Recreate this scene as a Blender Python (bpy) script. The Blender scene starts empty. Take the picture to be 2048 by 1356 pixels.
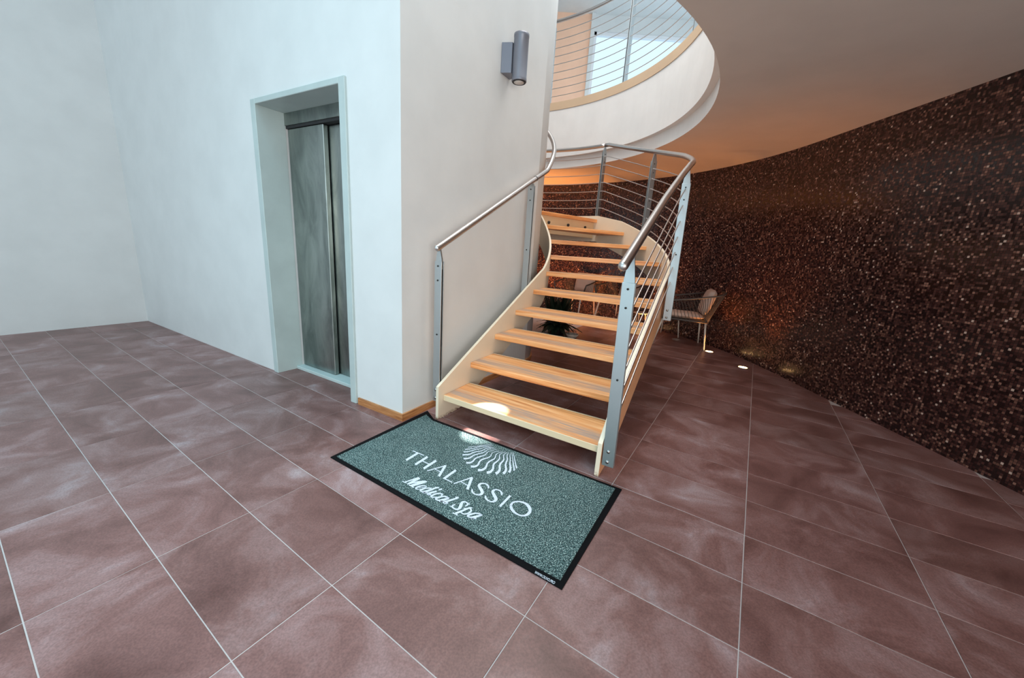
import bpy, bmesh, math, random
from math import sin, cos, pi, radians, sqrt, exp, atan2
from mathutils import Vector, Matrix
random.seed(7)
SC = bpy.context.scene
COL = SC.collection

# ------------------------------------------------------------------ camera
FPX, PITCH, ROLL, CAMH = 746.87, 0.239756, 0.066259, 1.17129
cam_d = bpy.data.cameras.new('camera'); cam = bpy.data.objects.new('camera', cam_d); COL.objects.link(cam)
cam_d.sensor_fit = 'HORIZONTAL'; cam_d.sensor_width = 36.0; cam_d.lens = FPX / 2048 * 36.0
cam_d.clip_start = 0.02; cam_d.clip_end = 200
_f = Vector((0, cos(PITCH), -sin(PITCH))); _r0 = Vector((1, 0, 0)); _u0 = Vector((0, sin(PITCH), cos(PITCH)))
_r = cos(ROLL) * _r0 + sin(ROLL) * _u0; _u = -sin(ROLL) * _r0 + cos(ROLL) * _u0
cam.matrix_world = Matrix(((_r.x, _u.x, -_f.x, 0), (_r.y, _u.y, -_f.y, 0), (_r.z, _u.z, -_f.z, CAMH), (0, 0, 0, 1)))
SC.camera = cam

# ------------------------------------------------------------------ world, lights, exposure
SC.view_settings.view_transform = 'Standard'; SC.view_settings.look = 'None'
SC.view_settings.gamma = 1.0; SC.view_settings.use_curve_mapping = False
SC.view_settings.exposure = 0.68
w = bpy.data.worlds.new('daylight'); SC.world = w; w.use_nodes = True
wn = w.node_tree.nodes; wn.clear()
bg = wn.new('ShaderNodeBackground'); wo = wn.new('ShaderNodeOutputWorld')
bg.inputs[0].default_value = (0.68, 0.86, 0.98, 1); bg.inputs[1].default_value = 0.86
w.node_tree.links.new(bg.outputs[0], wo.inputs[0])

def area(name, loc, target, sx, sy, power, color, spread=None):
    d = bpy.data.lights.new(name, 'AREA'); d.shape = 'RECTANGLE'; d.size = sx; d.size_y = sy
    d.energy = power; d.color = color
    if spread: d.spread = spread
    o = bpy.data.objects.new(name, d); COL.objects.link(o); o.location = loc
    o.rotation_euler = (Vector(target) - Vector(loc)).to_track_quat('-Z', 'Y').to_euler()
    return o
# daylight through the glazed entrance left of and behind the viewpoint, and through the roof light over the stair well
area('entrance_daylight', (-3.2, -2.4, 1.6), (-1.0, 2.6, 0.7), 3.2, 2.4, 14, (0.40, 0.92, 1.0))
area('lobby_floor_fill', (-1.9, 0.7, 5.0), (-1.7, 0.9, 0), 2.4, 2.4, 28, (0.46, 0.84, 1.0), radians(90))  # added fill with no visible source, brightens and cools the left floor
area('glass_doors_daylight', (1.6, -3.2, 1.25), (-0.3, 2.4, 0.7), 3.2, 2.1, 90, (1.0, 0.91, 0.82))
area('roof_light', (0.2, 3.9, 5.95), (-0.1, 4.2, 0), 2.6, 2.6, 170, (1.0, 0.95, 0.90))
UP_W = 45
sb = bpy.data.lights.new('sunbeam', 'SPOT'); sb.energy = 6000; sb.color = (1, 0.97, 0.92)
sb.spot_size = radians(3.1); sb.spot_blend = 0.2; sb.shadow_soft_size = 0.02
sbo = bpy.data.objects.new('sunbeam', sb); COL.objects.link(sbo); sbo.location = (0.75, 2.2, 5.2)
sbo.rotation_euler = (Vector((-0.125, 2.16, 0.12)) - sbo.location).to_track_quat('-Z', 'Y').to_euler()

# ------------------------------------------------------------------ materials
def mat(name, color=(0.8, 0.8, 0.8), rough=0.5, metal=0.0, spec=0.5):
    m = bpy.data.materials.new(name); m.use_nodes = True
    p = m.node_tree.nodes['Principled BSDF']
    p.inputs['Base Color'].default_value = (*color, 1); p.inputs['Roughness'].default_value = rough
    p.inputs['Metallic'].default_value = metal
    if 'Specular IOR Level' in p.inputs: p.inputs['Specular IOR Level'].default_value = spec
    return m, m.node_tree, p
def srgb(r, g, b):
    return tuple(((c / 255) / 12.92 if c / 255 <= 0.04045 else ((c / 255 + 0.055) / 1.055) ** 2.4) for c in (r, g, b))
def node(t, k, **kw):
    n = t.nodes.new(k)
    for a, b in kw.items():
        if a.startswith('i_'): n.inputs[a[2:].replace('_', ' ')].default_value = b
        else: setattr(n, a, b)
    return n
def ramp(t, stops):
    r = t.nodes.new('ShaderNodeValToRGB'); e = r.color_ramp.elements
    while len(e) > 1: e.remove(e[-1])
    for i, (p, c) in enumerate(stops):
        if i == 0: e[0].position = p; e[0].color = (*c, 1)
        else:
            x = e.new(p); x.color = (*c, 1)
    return r
def coords(t, kind='Object', scale=(1, 1, 1), rot=(0, 0, 0)):
    tc = t.nodes.new('ShaderNodeTexCoord'); mp = t.nodes.new('ShaderNodeMapping')
    mp.inputs['Scale'].default_value = scale; mp.inputs['Rotation'].default_value = rot
    t.links.new(tc.outputs[kind], mp.inputs['Vector']); return mp
def geo_pos(t, scale=(1, 1, 1)):
    g = t.nodes.new('ShaderNodeNewGeometry'); mp = t.nodes.new('ShaderNodeMapping'); mp.inputs['Scale'].default_value = scale
    t.links.new(g.outputs['Position'], mp.inputs['Vector']); return mp
def noise(t, vec, scale, detail=4, rough=0.55, dist=0.0):
    n = t.nodes.new('ShaderNodeTexNoise'); n.inputs['Scale'].default_value = scale; n.inputs['Detail'].default_value = detail
    n.inputs['Roughness'].default_value = rough; n.inputs['Distortion'].default_value = dist
    t.links.new(vec.outputs[0], n.inputs['Vector']); return n
def bump(t, p, src, strength, dist=0.002):
    b = t.nodes.new('ShaderNodeBump'); b.inputs['Strength'].default_value = strength; b.inputs['Distance'].default_value = dist
    t.links.new(src, b.inputs['Height']); t.links.new(b.outputs[0], p.inputs['Normal'])
def mixc(t, fac, a, b, mode='MIX'):
    m = t.nodes.new('ShaderNodeMix'); m.data_type = 'RGBA'; m.blend_type = mode
    for idx, v in ((0, fac), (6, a), (7, b)):
        if isinstance(v, (int, float)): m.inputs[idx].default_value = v
        elif isinstance(v, tuple): m.inputs[idx].default_value = (*v, 1)
        else: t.links.new(v, m.inputs[idx])
    return m.outputs[2]

def m_paint(name, c, rough=0.6, var=0.03):
    m, t, p = mat(name, c, rough)
    g = geo_pos(t); n = noise(t, g, 3.0, 5)
    c2 = tuple(x * (1 - var * 2) for x in c)
    r = ramp(t, [(0.35, c2), (0.65, c)]); t.links.new(n.outputs[0], r.inputs[0]); t.links.new(r.outputs[0], p.inputs['Base Color'])
    n2 = noise(t, g, 90, 3); bump(t, p, n2.outputs[0], 0.08, 0.001)
    return m
M = {}
M['wall'] = m_paint('white_wall_paint', (0.72, 0.73, 0.725), 0.55)
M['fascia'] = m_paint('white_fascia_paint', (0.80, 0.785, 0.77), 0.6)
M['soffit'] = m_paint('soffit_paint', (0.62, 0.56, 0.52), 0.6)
M['cream'] = m_paint('cream_stringer_paint', (0.82, 0.71, 0.55), 0.4)
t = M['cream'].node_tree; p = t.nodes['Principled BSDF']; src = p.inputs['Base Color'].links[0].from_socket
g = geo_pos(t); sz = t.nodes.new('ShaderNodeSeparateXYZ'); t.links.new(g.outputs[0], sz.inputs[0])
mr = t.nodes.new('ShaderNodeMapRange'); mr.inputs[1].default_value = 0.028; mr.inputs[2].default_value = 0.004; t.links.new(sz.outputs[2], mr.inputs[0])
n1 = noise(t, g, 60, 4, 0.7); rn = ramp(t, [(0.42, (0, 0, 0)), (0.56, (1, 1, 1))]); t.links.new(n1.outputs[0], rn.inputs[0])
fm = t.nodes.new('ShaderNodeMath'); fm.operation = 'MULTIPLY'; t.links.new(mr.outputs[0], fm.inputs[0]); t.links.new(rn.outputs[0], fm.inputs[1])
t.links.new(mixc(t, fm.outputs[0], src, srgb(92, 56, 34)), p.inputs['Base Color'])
M['tan'] = m_paint('warm_glow_stringer_side', (0.80, 0.42, 0.22), 0.42)  # cream paint with the warm wall glow put into its colour
M['kerb'] = m_paint('tan_kerb_paint', (0.62, 0.45, 0.30), 0.5)
M['peach'] = m_paint('peach_wall_paint', (0.97, 0.60, 0.42), 0.6)
M['header'] = m_paint('landing_beam_paint', (0.74, 0.55, 0.34), 0.45)

# floor tile: plum brown porcelain with clouding, scuffed sheen
m, t, p = mat('floor_tile', (0.2, 0.14, 0.14), 0.42)
g = geo_pos(t); oi = t.nodes.new('ShaderNodeObjectInfo')
cmb = t.nodes.new('ShaderNodeVectorMath'); cmb.operation = 'ADD'
sc_ = t.nodes.new('ShaderNodeVectorMath'); sc_.operation = 'SCALE'; sc_.inputs['Scale'].default_value = 9.0
rc = t.nodes.new('ShaderNodeCombineXYZ'); t.links.new(oi.outputs['Random'], rc.inputs[0]); t.links.new(oi.outputs['Random'], rc.inputs[2])
t.links.new(rc.outputs[0], sc_.inputs[0]); t.links.new(g.outputs[0], cmb.inputs[0]); t.links.new(sc_.outputs[0], cmb.inputs[1])
n1 = noise(t, cmb, 3.2, 7, 0.62, 0.6); n2 = noise(t, cmb, 160, 3, 0.6)
r1 = ramp(t, [(0.28, srgb(98, 64, 59)), (0.48, srgb(130, 93, 88)), (0.60, srgb(150, 118, 115)), (0.76, srgb(178, 160, 162))])
t.links.new(n1.outputs[0], r1.inputs[0])
r2 = ramp(t, [(0.35, (0.78, 0.78, 0.78)), (0.65, (1.1, 1.1, 1.1))]); t.links.new(n2.outputs[0], r2.inputs[0])
cc = mixc(t, 1.0, r1.outputs[0], r2.outputs[0], 'MULTIPLY')
tr = ramp(t, [(0, (0.90, 0.88, 0.88)), (1, (1.08, 1.06, 1.08))]); t.links.new(oi.outputs['Random'], tr.inputs[0])
t.links.new(mixc(t, 1.0, cc, tr.outputs[0], 'MULTIPLY'), p.inputs['Base Color'])
rr = t.nodes.new('ShaderNodeMapRange'); rr.inputs[3].default_value = 0.28; rr.inputs[4].default_value = 0.50
t.links.new(n1.outputs[0], rr.inputs[0]); t.links.new(rr.outputs[0], p.inputs['Roughness'])
bump(t, p, n2.outputs[0], 0.12, 0.001); M['tile'] = m
M['grout'] = mat('grout', srgb(196, 186, 184), 0.85)[0]

# oak treads, object space: x along the tread, y towards the back
def m_oak(name, worn=True):
    m, t, p = mat(name, (0.6, 0.4, 0.2), 0.42)
    c = coords(t, 'Object', (1.6, 34, 34)); oi = t.nodes.new('ShaderNodeObjectInfo')
    ad = t.nodes.new('ShaderNodeVectorMath'); ad.operation = 'ADD'
    rc = t.nodes.new('ShaderNodeCombineXYZ'); mu = t.nodes.new('ShaderNodeMath'); mu.operation = 'MULTIPLY'; mu.inputs[1].default_value = 40
    t.links.new(oi.outputs['Random'], mu.inputs[0]); t.links.new(mu.outputs[0], rc.inputs[0]); t.links.new(mu.outputs[0], rc.inputs[1])
    t.links.new(c.outputs[0], ad.inputs[0]); t.links.new(rc.outputs[0], ad.inputs[1])
    n1 = noise(t, ad, 1.0, 6, 0.6, 0.35)
    r1 = ramp(t, [(0.32, srgb(196, 122, 68)), (0.5, srgb(232, 164, 104)), (0.68, srgb(244, 194, 142))])
    t.links.new(n1.outputs[0], r1.inputs[0]); out = r1.outputs[0]
    if worn:
        tc = t.nodes.new('ShaderNodeTexCoord'); sx = t.nodes.new('ShaderNodeSeparateXYZ'); t.links.new(tc.outputs['Object'], sx.inputs[0])
        band = ramp(t, [(0.0, (0, 0, 0)), (0.16, (0.8, 0.8, 0.8)), (0.40, (1, 1, 1)), (0.52, (0.15, 0.15, 0.15)), (1, (0, 0, 0))])
        mr = t.nodes.new('ShaderNodeMapRange'); mr.inputs[1].default_value = 0; mr.inputs[2].default_value = 0.32
        t.links.new(sx.outputs[1], mr.inputs[0]); t.links.new(mr.outputs[0], band.inputs[0])
        c3 = coords(t, 'Object', (1.2, 16, 1)); n3 = noise(t, c3, 2.2, 5, 0.65)
        rn = ramp(t, [(0.34, (0, 0, 0)), (0.56, (1, 1, 1))]); t.links.new(n3.outputs[0], rn.inputs[0])
        f = mixc(t, 1.0, band.outputs[0], rn.outputs[0], 'MULTIPLY')
        fl = t.nodes.new('ShaderNodeRGBToBW'); t.links.new(f, fl.inputs[0])
        out = mixc(t, fl.outputs[0], out, srgb(160, 142, 132))
    t.links.new(out, p.inputs['Base Color']); bump(t, p, n1.outputs[0], 0.15, 0.001)
    return m
M['oak'] = m_oak('oak_tread'); M['oak_edge'] = m_oak('oak_nosing', False)
M['pale'] = m_paint('pale_tread_edge', srgb(226, 204, 170), 0.5)
m, t, p = mat('skirting_oak', (0.5, 0.3, 0.15), 0.45)
g = geo_pos(t, (5, 5, 70)); n1 = noise(t, g, 1.2, 5); r1 = ramp(t, [(0.3, srgb(150, 92, 52)), (0.7, srgb(206, 146, 94))])
t.links.new(n1.outputs[0], r1.inputs[0]); t.links.new(r1.outputs[0], p.inputs['Base Color']); M['skirt'] = m

def m_steel(name, c, rough, scale=(1, 1, 1), kind='Object', var=0.06):
    m, t, p = mat(name, c, rough, 1.0)
    cc_ = coords(t, kind, scale); n = noise(t, cc_, 4, 4)
    mr = t.nodes.new('ShaderNodeMapRange'); mr.inputs[3].default_value = rough - var; mr.inputs[4].default_value = rough + var
    t.links.new(n.outputs[0], mr.inputs[0]); t.links.new(mr.outputs[0], p.inputs['Roughness'])
    return m
M['tube'] = m_steel('satin_steel_tube', (0.62, 0.58, 0.56), 0.30)
M['rod'] = m_steel('steel_rod', (0.66, 0.60, 0.58), 0.32)
M['plate'] = m_steel('brushed_steel_plate', (0.50, 0.53, 0.54), 0.45, (1, 1, 30))
M['dark'] = mat('dark_gap', (0.02, 0.02, 0.022), 0.6)[0]
M['bolt'] = m_steel('bolt_steel', (0.45, 0.46, 0.46), 0.3)
M['boltdark'] = mat('black_bolt', (0.015, 0.013, 0.012), 0.4)[0]
m, t, p = mat('lift_door_steel', (0.30, 0.33, 0.34), 0.36, 1.0)
c = coords(t, 'Object', (3, 3, 0.9)); n1 = noise(t, c, 2.2, 5, 0.6, 0.8)
r1 = ramp(t, [(0.3, (0.20, 0.23, 0.22)), (0.7, (0.44, 0.48, 0.46))]); t.links.new(n1.outputs[0], r1.inputs[0]); t.links.new(r1.outputs[0], p.inputs['Base Color'])
c = coords(t, 'Object', (140, 140, 1.5)); n2 = noise(t, c, 2, 2)
mr = t.nodes.new('ShaderNodeMapRange'); mr.inputs[3].default_value = 0.24; mr.inputs[4].default_value = 0.46
t.links.new(n2.outputs[0], mr.inputs[0]); t.links.new(mr.outputs[0], p.inputs['Roughness']); M['door'] = m
M['jamb'] = m_paint('lift_frame_paint', (0.50, 0.58, 0.57), 0.45, 0.06)
M['lampgrey'] = mat('lamp_grey', srgb(128, 130, 140), 0.38, 0.4)[0]
M['lens'] = mat('frosted_lens', (0.62, 0.57, 0.54), 0.3)[0]

# mosaic: tiny glass tesserae (about 12 mm)
m, t, p = mat('glass_mosaic', (0.1, 0.05, 0.04), 0.25)
g = t.nodes.new('ShaderNodeUVMap'); mp = t.nodes.new('ShaderNodeMapping'); mp.inputs['Scale'].default_value = (1 / 0.016,) * 3
t.links.new(g.outputs[0], mp.inputs[0])
fl = t.nodes.new('ShaderNodeVectorMath'); fl.operation = 'FLOOR'; t.links.new(mp.outputs[0], fl.inputs[0])
wn_ = t.nodes.new('ShaderNodeTexWhiteNoise'); wn_.noise_dimensions = '3D'; t.links.new(fl.outputs[0], wn_.inputs['Vector'])
r1 = ramp(t, [(0.0, srgb(38, 20, 19)), (0.3, srgb(58, 31, 29)), (0.55, srgb(80, 46, 41)), (0.80, srgb(112, 74, 62)), (0.92, srgb(150, 108, 92)), (0.985, srgb(206, 178, 162))])  # palest stops paint in the sparkle of the tesserae as highlights
r1.color_ramp.interpolation = 'CONSTANT'; t.links.new(wn_.outputs['Value'], r1.inputs[0])
fr = t.nodes.new('ShaderNodeVectorMath'); fr.operation = 'FRACTION'; t.links.new(mp.outputs[0], fr.inputs[0])
sx = t.nodes.new('ShaderNodeSeparateXYZ'); t.links.new(fr.outputs[0], sx.inputs[0])
def edge(s):
    a = t.nodes.new('ShaderNodeMath'); a.operation = 'SUBTRACT'; a.inputs[1].default_value = 0.5; t.links.new(s, a.inputs[0])
    b = t.nodes.new('ShaderNodeMath'); b.operation = 'ABSOLUTE'; t.links.new(a.outputs[0], b.inputs[0]); return b.outputs[0]
mx = t.nodes.new('ShaderNodeMath'); mx.operation = 'MAXIMUM'; t.links.new(edge(sx.outputs[0]), mx.inputs[0]); t.links.new(edge(sx.outputs[1]), mx.inputs[1])
gt = t.nodes.new('ShaderNodeMath'); gt.operation = 'GREATER_THAN'; gt.inputs[1].default_value = 0.42; t.links.new(mx.outputs[0], gt.inputs[0])
t.links.new(mixc(t, gt.outputs[0], r1.outputs[0], (0.012, 0.008, 0.008)), p.inputs['Base Color'])
mr = t.nodes.new('ShaderNodeMapRange'); mr.inputs[3].default_value = 0.12; mr.inputs[4].default_value = 0.45
t.links.new(wn_.outputs['Value'], mr.inputs[0]); t.links.new(mr.outputs[0], p.inputs['Roughness'])
inv = t.nodes.new('ShaderNodeMath'); inv.operation = 'SUBTRACT'; inv.inputs[0].default_value = 1; t.links.new(gt.outputs[0], inv.inputs[1])
bump(t, p, inv.outputs[0], 0.5, 0.001); M['mosaic'] = m

# mat carpet
m, t, p = mat('mat_carpet', (0.1, 0.2, 0.18), 0.95)
g = geo_pos(t); n1 = noise(t, g, 210, 2, 0.75); n2 = noise(t, g, 7, 4)
r1 = ramp(t, [(0.41, srgb(8, 26, 30)), (0.48, srgb(46, 76, 78)), (0.56, srgb(92, 120, 118)), (0.65, srgb(196, 214, 210))]); t.links.new(n1.outputs[0], r1.inputs[0])
r2 = ramp(t, [(0.3, (0.86, 0.86, 0.86)), (0.7, (1.08, 1.08, 1.08))]); t.links.new(n2.outputs[0], r2.inputs[0])
t.links.new(mixc(t, 1.0, r1.outputs[0], r2.outputs[0], 'MULTIPLY'), p.inputs['Base Color']); bump(t, p, n1.outputs[0], 0.9, 0.004); M['carpet'] = m
M['rubber'] = mat('black_rubber', (0.004, 0.004, 0.005), 0.85, 0.0, 0.12)[0]
m, t, p = mat('mat_print', srgb(214, 222, 234), 0.95)
g = geo_pos(t); n1 = noise(t, g, 330, 2, 0.7); r1 = ramp(t, [(0.3, srgb(186, 198, 212)), (0.6, srgb(222, 228, 240))]); t.links.new(n1.outputs[0], r1.inputs[0]); t.links.new(r1.outputs[0], p.inputs['Base Color']); M['print'] = m
M['rope'] = mat('grey_rope', srgb(70, 62, 58), 0.7)[0]
M['frame'] = mat('chair_frame', srgb(72, 64, 60), 0.45, 0.2)[0]
M['leg'] = mat('chair_leg_paint', srgb(196, 186, 176), 0.4)[0]
M['cushion'] = m_paint('beige_cushion', srgb(206, 184, 172), 0.9)
M['leaf'] = mat('dark_leaf', srgb(24, 44, 30), 0.5)[0]
M['pot'] = mat('pale_bowl', srgb(200, 190, 178), 0.4)[0]
M['potdark'] = mat('dark_pot', srgb(40, 36, 36), 0.5)[0]
M['pebble'] = mat('pebble', srgb(170, 176, 172), 0.4)[0]
M['winframe'] = mat('window_frame_white', (0.8, 0.8, 0.82), 0.4)[0]
def m_emit(name, c, s):
    m = bpy.data.materials.new(name); m.use_nodes = True; t = m.node_tree; t.nodes.clear()
    e = t.nodes.new('ShaderNodeEmission'); o = t.nodes.new('ShaderNodeOutputMaterial'); e.inputs[0].default_value = (*c, 1); e.inputs[1].default_value = s
    t.links.new(e.outputs[0], o.inputs[0]); return m
M['glow'] = m_emit('uplight_glow', (1.0, 0.55, 0.22), 14)
m, t, p = mat('clear_glass', (0.9, 0.95, 1), 0.0)
t.nodes.clear(); o_ = t.nodes.new('ShaderNodeOutputMaterial'); a_ = t.nodes.new('ShaderNodeBsdfTransparent'); b_ = t.nodes.new('ShaderNodeBsdfGlossy'); x_ = t.nodes.new('ShaderNodeMixShader')
b_.inputs['Roughness'].default_value = 0.02; x_.inputs[0].default_value = 0.07; a_.inputs[0].default_value = (0.95, 0.98, 1, 1)
t.links.new(a_.outputs[0], x_.inputs[1]); t.links.new(b_.outputs[0], x_.inputs[2]); t.links.new(x_.outputs[0], o_.inputs[0]); M['glass'] = m

# ------------------------------------------------------------------ mesh helpers
def link(name, me, m, parent=None, smooth=False):
    o = bpy.data.objects.new(name, me); COL.objects.link(o)
    if m is not None:
        for x in (m if isinstance(m, (list, tuple)) else [m]): me.materials.append(x)
    if smooth:
        for f in me.polygons: f.use_smooth = True
    if parent is not None:
        o.parent = parent
        if parent.type == 'EMPTY': o.matrix_parent_inverse = Matrix.Translation(-parent.location)
    return o
def mesh(name, V, F, m, parent=None, smooth=False, recalc=True, bevel=0):
    me = bpy.data.meshes.new(name); me.from_pydata([tuple(v) for v in V], [], F); me.update()
    if recalc or bevel:
        bm = bmesh.new(); bm.from_mesh(me)
        if bevel:
            es = [e for e in bm.edges if len(e.link_faces) == 2 and e.calc_face_angle(0) > 0.5]
            bmesh.ops.bevel(bm, geom=es, offset=bevel, segments=1, affect='EDGES')
        bmesh.ops.recalc_face_normals(bm, faces=bm.faces); bm.to_mesh(me); bm.free()
    return link(name, me, m, parent, smooth)
def empty(name, label, cat, loc=(0, 0, 0), group=None):
    o = bpy.data.objects.new(name, None); COL.objects.link(o); o.location = loc; o.empty_display_size = 0.1
    tag(o, label, cat, group); bpy.context.view_layer.update(); return o
def tag(o, label=None, cat=None, group=None):
    if label: o['label'] = label
    if cat: o['category'] = cat
    if group: o['group'] = group
    return o
def struct(o): o['kind'] = 'structure'; return o
def prism(pts, z0, z1):
    n = len(pts); V = [(x, y, z0) for x, y in pts] + [(x, y, z1) for x, y in pts]
    F = [list(range(n))[::-1], list(range(n, 2 * n))] + [[i, (i + 1) % n, n + (i + 1) % n, n + i] for i in range(n)]
    return V, F
def box(x0, x1, y0, y1, z0, z1): return prism([(x0, y0), (x1, y0), (x1, y1), (x0, y1)], z0, z1)
def merge(*vf):
    V, F = [], []
    for v, f in vf:
        o = len(V); V += list(v); F += [[i + o for i in q] for q in f]
    return V, F
def xf(vf, mtx): return [tuple(mtx @ Vector(v)) for v in vf[0]], vf[1]
def tube(path, r, n=10, caps=True, closed=False):
    P = [Vector(p) for p in path]; V, F = [], []; N = len(P); up = None
    for i, p in enumerate(P):
        a = P[i - 1] if (i > 0 or closed) else P[i]; b = P[(i + 1) % N] if (i < N - 1 or closed) else P[i]
        d = (b - a).normalized()
        if up is None:
            up = Vector((0, 0, 1)) if abs(d.z) < 0.9 else Vector((1, 0, 0))
        s = d.cross(up).normalized(); up = s.cross(d).normalized()
        rr = r[i] if isinstance(r, (list, tuple)) else r
        for k in range(n):
            t_ = 2 * pi * k / n; V.append(tuple(p + rr * (cos(t_) * s + sin(t_) * up)))
    for i in range(N if closed else N - 1):
        j = (i + 1) % N
        for k in range(n): F.append([i * n + k, i * n + (k + 1) % n, j * n + (k + 1) % n, j * n + k])
    if caps and not closed:
        F.append(list(range(n))[::-1]); F.append([(N - 1) * n + k for k in range(n)])
    return V, F
def lathe(prof, n=24, c=(0, 0, 0)):
    V, F = [], []
    for r, z in prof:
        for k in range(n): V.append((c[0] + r * cos(2 * pi * k / n), c[1] + r * sin(2 * pi * k / n), c[2] + z))
    for i in range(len(prof) - 1):
        for k in range(n): F.append([i * n + k, i * n + (k + 1) % n, (i + 1) * n + (k + 1) % n, (i + 1) * n + k])
    F.append(list(range(n))[::-1]); F.append([(len(prof) - 1) * n + k for k in range(n)])
    return V, F
def cyl(a, b, r, n=12): return tube([a, b], r, n)

# ------------------------------------------------------------------ stair setting-out (plan path of the flight)
S_, C_, X0, Y0, TH, L0, RC, GO = 0.1590355, 0.006986, 0.0234918, 2.1032886, 1.0742755, 1.5073564, 1.1685892, 0.3255896
def path(k, off, z=None):
    a = (k - 1) * GO; dx, dy = cos(TH), sin(TH)
    if a <= L0: x, y, t_ = X0 + a * dx, Y0 + a * dy, TH
    else:
        t_ = TH + (a - L0) / RC; cx, cy = X0 + L0 * dx - RC * dy, Y0 + L0 * dy + RC * dx
        x, y = cx + RC * sin(t_), cy - RC * cos(t_)
    x -= off * sin(t_); y += off * cos(t_)
    return (x, y, t_) if z is None else (x, y, z)
CX, CY = X0 + L0 * cos(TH) - RC * sin(TH), Y0 + L0 * sin(TH) + RC * cos(TH)
def zn(k): return C_ + S_ * min(k, 10.0)
KL = 14.0
def lerp(a, b, t_): return a + (b - a) * max(0, min(1, t_))

# ------------------------------------------------------------------ shaft block and walls
c0 = Vector((-0.6963, 2.2909)); tw = radians(59.7); te = radians(150.2)
wd = Vector((cos(tw), sin(tw))); wnr = Vector((sin(tw), -cos(tw)))
ed = Vector((cos(te), sin(te))); inn = Vector((sin(te), -cos(te))) ; 
if inn.y < 0: inn = -inn
def ew(u, d=0.0): q = c0 + ed * u + inn * d; return (q.x, q.y)
Cn = Vector((CX, CY)); TOP = 6.0
a0 = tw - pi / 2
arc = [(CX + 0.5 * cos(a0 + pi * i / 32), CY + 0.5 * sin(a0 + pi * i / 32)) for i in range(33)]
pA = [(c0.x, c0.y)] + arc + [ew(0.51, 1.6), ew(0.51)]
V, F = prism(pA, 0, TOP)
o = struct(mesh('wall_center', V, F, M['wall']))
for f in o.data.polygons:
    if abs(f.normal.z) < 0.5 and (Vector(f.center[:2]) - Cn).length < 0.52: f.use_smooth = True
V, F = prism([ew(0.51), ew(1.47), ew(1.47, 0.6), ew(0.51, 0.6)], 2.078, TOP)
V2, F2 = prism([ew(1.47), ew(4.4), ew(4.4, 0.6), ew(1.47, 0.6)], 0, TOP)
V, F = merge((V, F), (V2, F2)); struct(mesh('wall_left', V, F, M['wall']))
q0 = Vector(ew(4.4)); q1 = q0 - inn * 6.5; q2 = q1 - ed * -0.2; q3 = q0 + ed * 0.2
V, F = prism([tuple(q0), tuple(q1), tuple(q1 + ed * 0.2), tuple(q3)], 0, TOP); struct(mesh('wall_side', V, F, M['wall']))
V, F = prism([ew(0.50, 0.42), ew(1.49, 0.42), ew(1.49, 0.6), ew(0.50, 0.6)], 0, 2.08); struct(mesh('wall_shaft', V, F, M['dark']))

# skirting boards of oak round the shaft block
def strip_out(pts, th, z0, z1, name, m, parent=None):
    V, F = [], []; n = len(pts)
    for i, p in enumerate(pts):
        a = Vector(pts[max(i - 1, 0)]); b = Vector(pts[min(i + 1, n - 1)]); d = (b - a).normalized(); nr = Vector((d.y, -d.x)) * th
        for q, z in ((Vector(p), z0), (Vector(p) + nr, z0), (Vector(p) + nr, z1), (Vector(p), z1)): V.append((q.x, q.y, z))
    for i in range(n - 1):
        for k in range(4): F.append([i * 4 + k, i * 4 + (k + 1) % 4, (i + 1) * 4 + (k + 1) % 4, (i + 1) * 4 + k])
    F += [[3, 2, 1, 0], [4 * (n - 1) + k for k in range(4)]]
    return mesh(name, V, F, m, parent)
struct(strip_out([ew(0.435), ew(-0.012)], 0.013, 0, 0.05, 'baseboard_left', M['skirt']))
struct(strip_out([(c0.x, c0.y)] + arc, 0.013, 0, 0.05, 'baseboard_right', M['skirt']))

# ------------------------------------------------------------------ lift: frame, sill, header, two sliding panels
door = empty('door_1', None, None, (*ew(0.98), 0)); struct(door)
def dpart(name, u0, u1, d0, d1, z0, z1, m, bevel=0.0, parent=door):
    V, F = prism([ew(u0, d0), ew(u1, d0), ew(u1, d1), ew(u0, d1)], z0, z1)
    return mesh(name, V, F, m, parent, bevel=bevel)
dpart('door_frame', 0.452, 0.512, -0.016, 0.20, 0, 2.098, M['jamb'], 0.003)
dpart('door_frame', 1.468, 1.528, -0.016, 0.20, 0, 2.098, M['jamb'], 0.003)
dpart('door_frame', 0.512, 1.468, -0.016, 0.20, 2.062, 2.098, M['jamb'], 0.003)
dpart('header_panel', 0.512, 1.468, 0.19, 0.24, 1.975, 2.062, M['door'], 0.003)
dpart('sill', 0.512, 1.468, 0.145, 0.42, 0.0, 0.028, M['jamb'], 0.003)
dpart('sliding_panel', 1.008, 1.455, 0.205, 0.245, 0.030, 1.952, M['door'], 0.004)
dpart('sliding_panel', 0.514, 1.03, 0.252, 0.29, 0.030, 1.952, M['door'], 0.004)
dpart('door_track', 0.512, 1.468, 0.20, 0.32, 1.955, 1.974, M['dark'])

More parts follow.
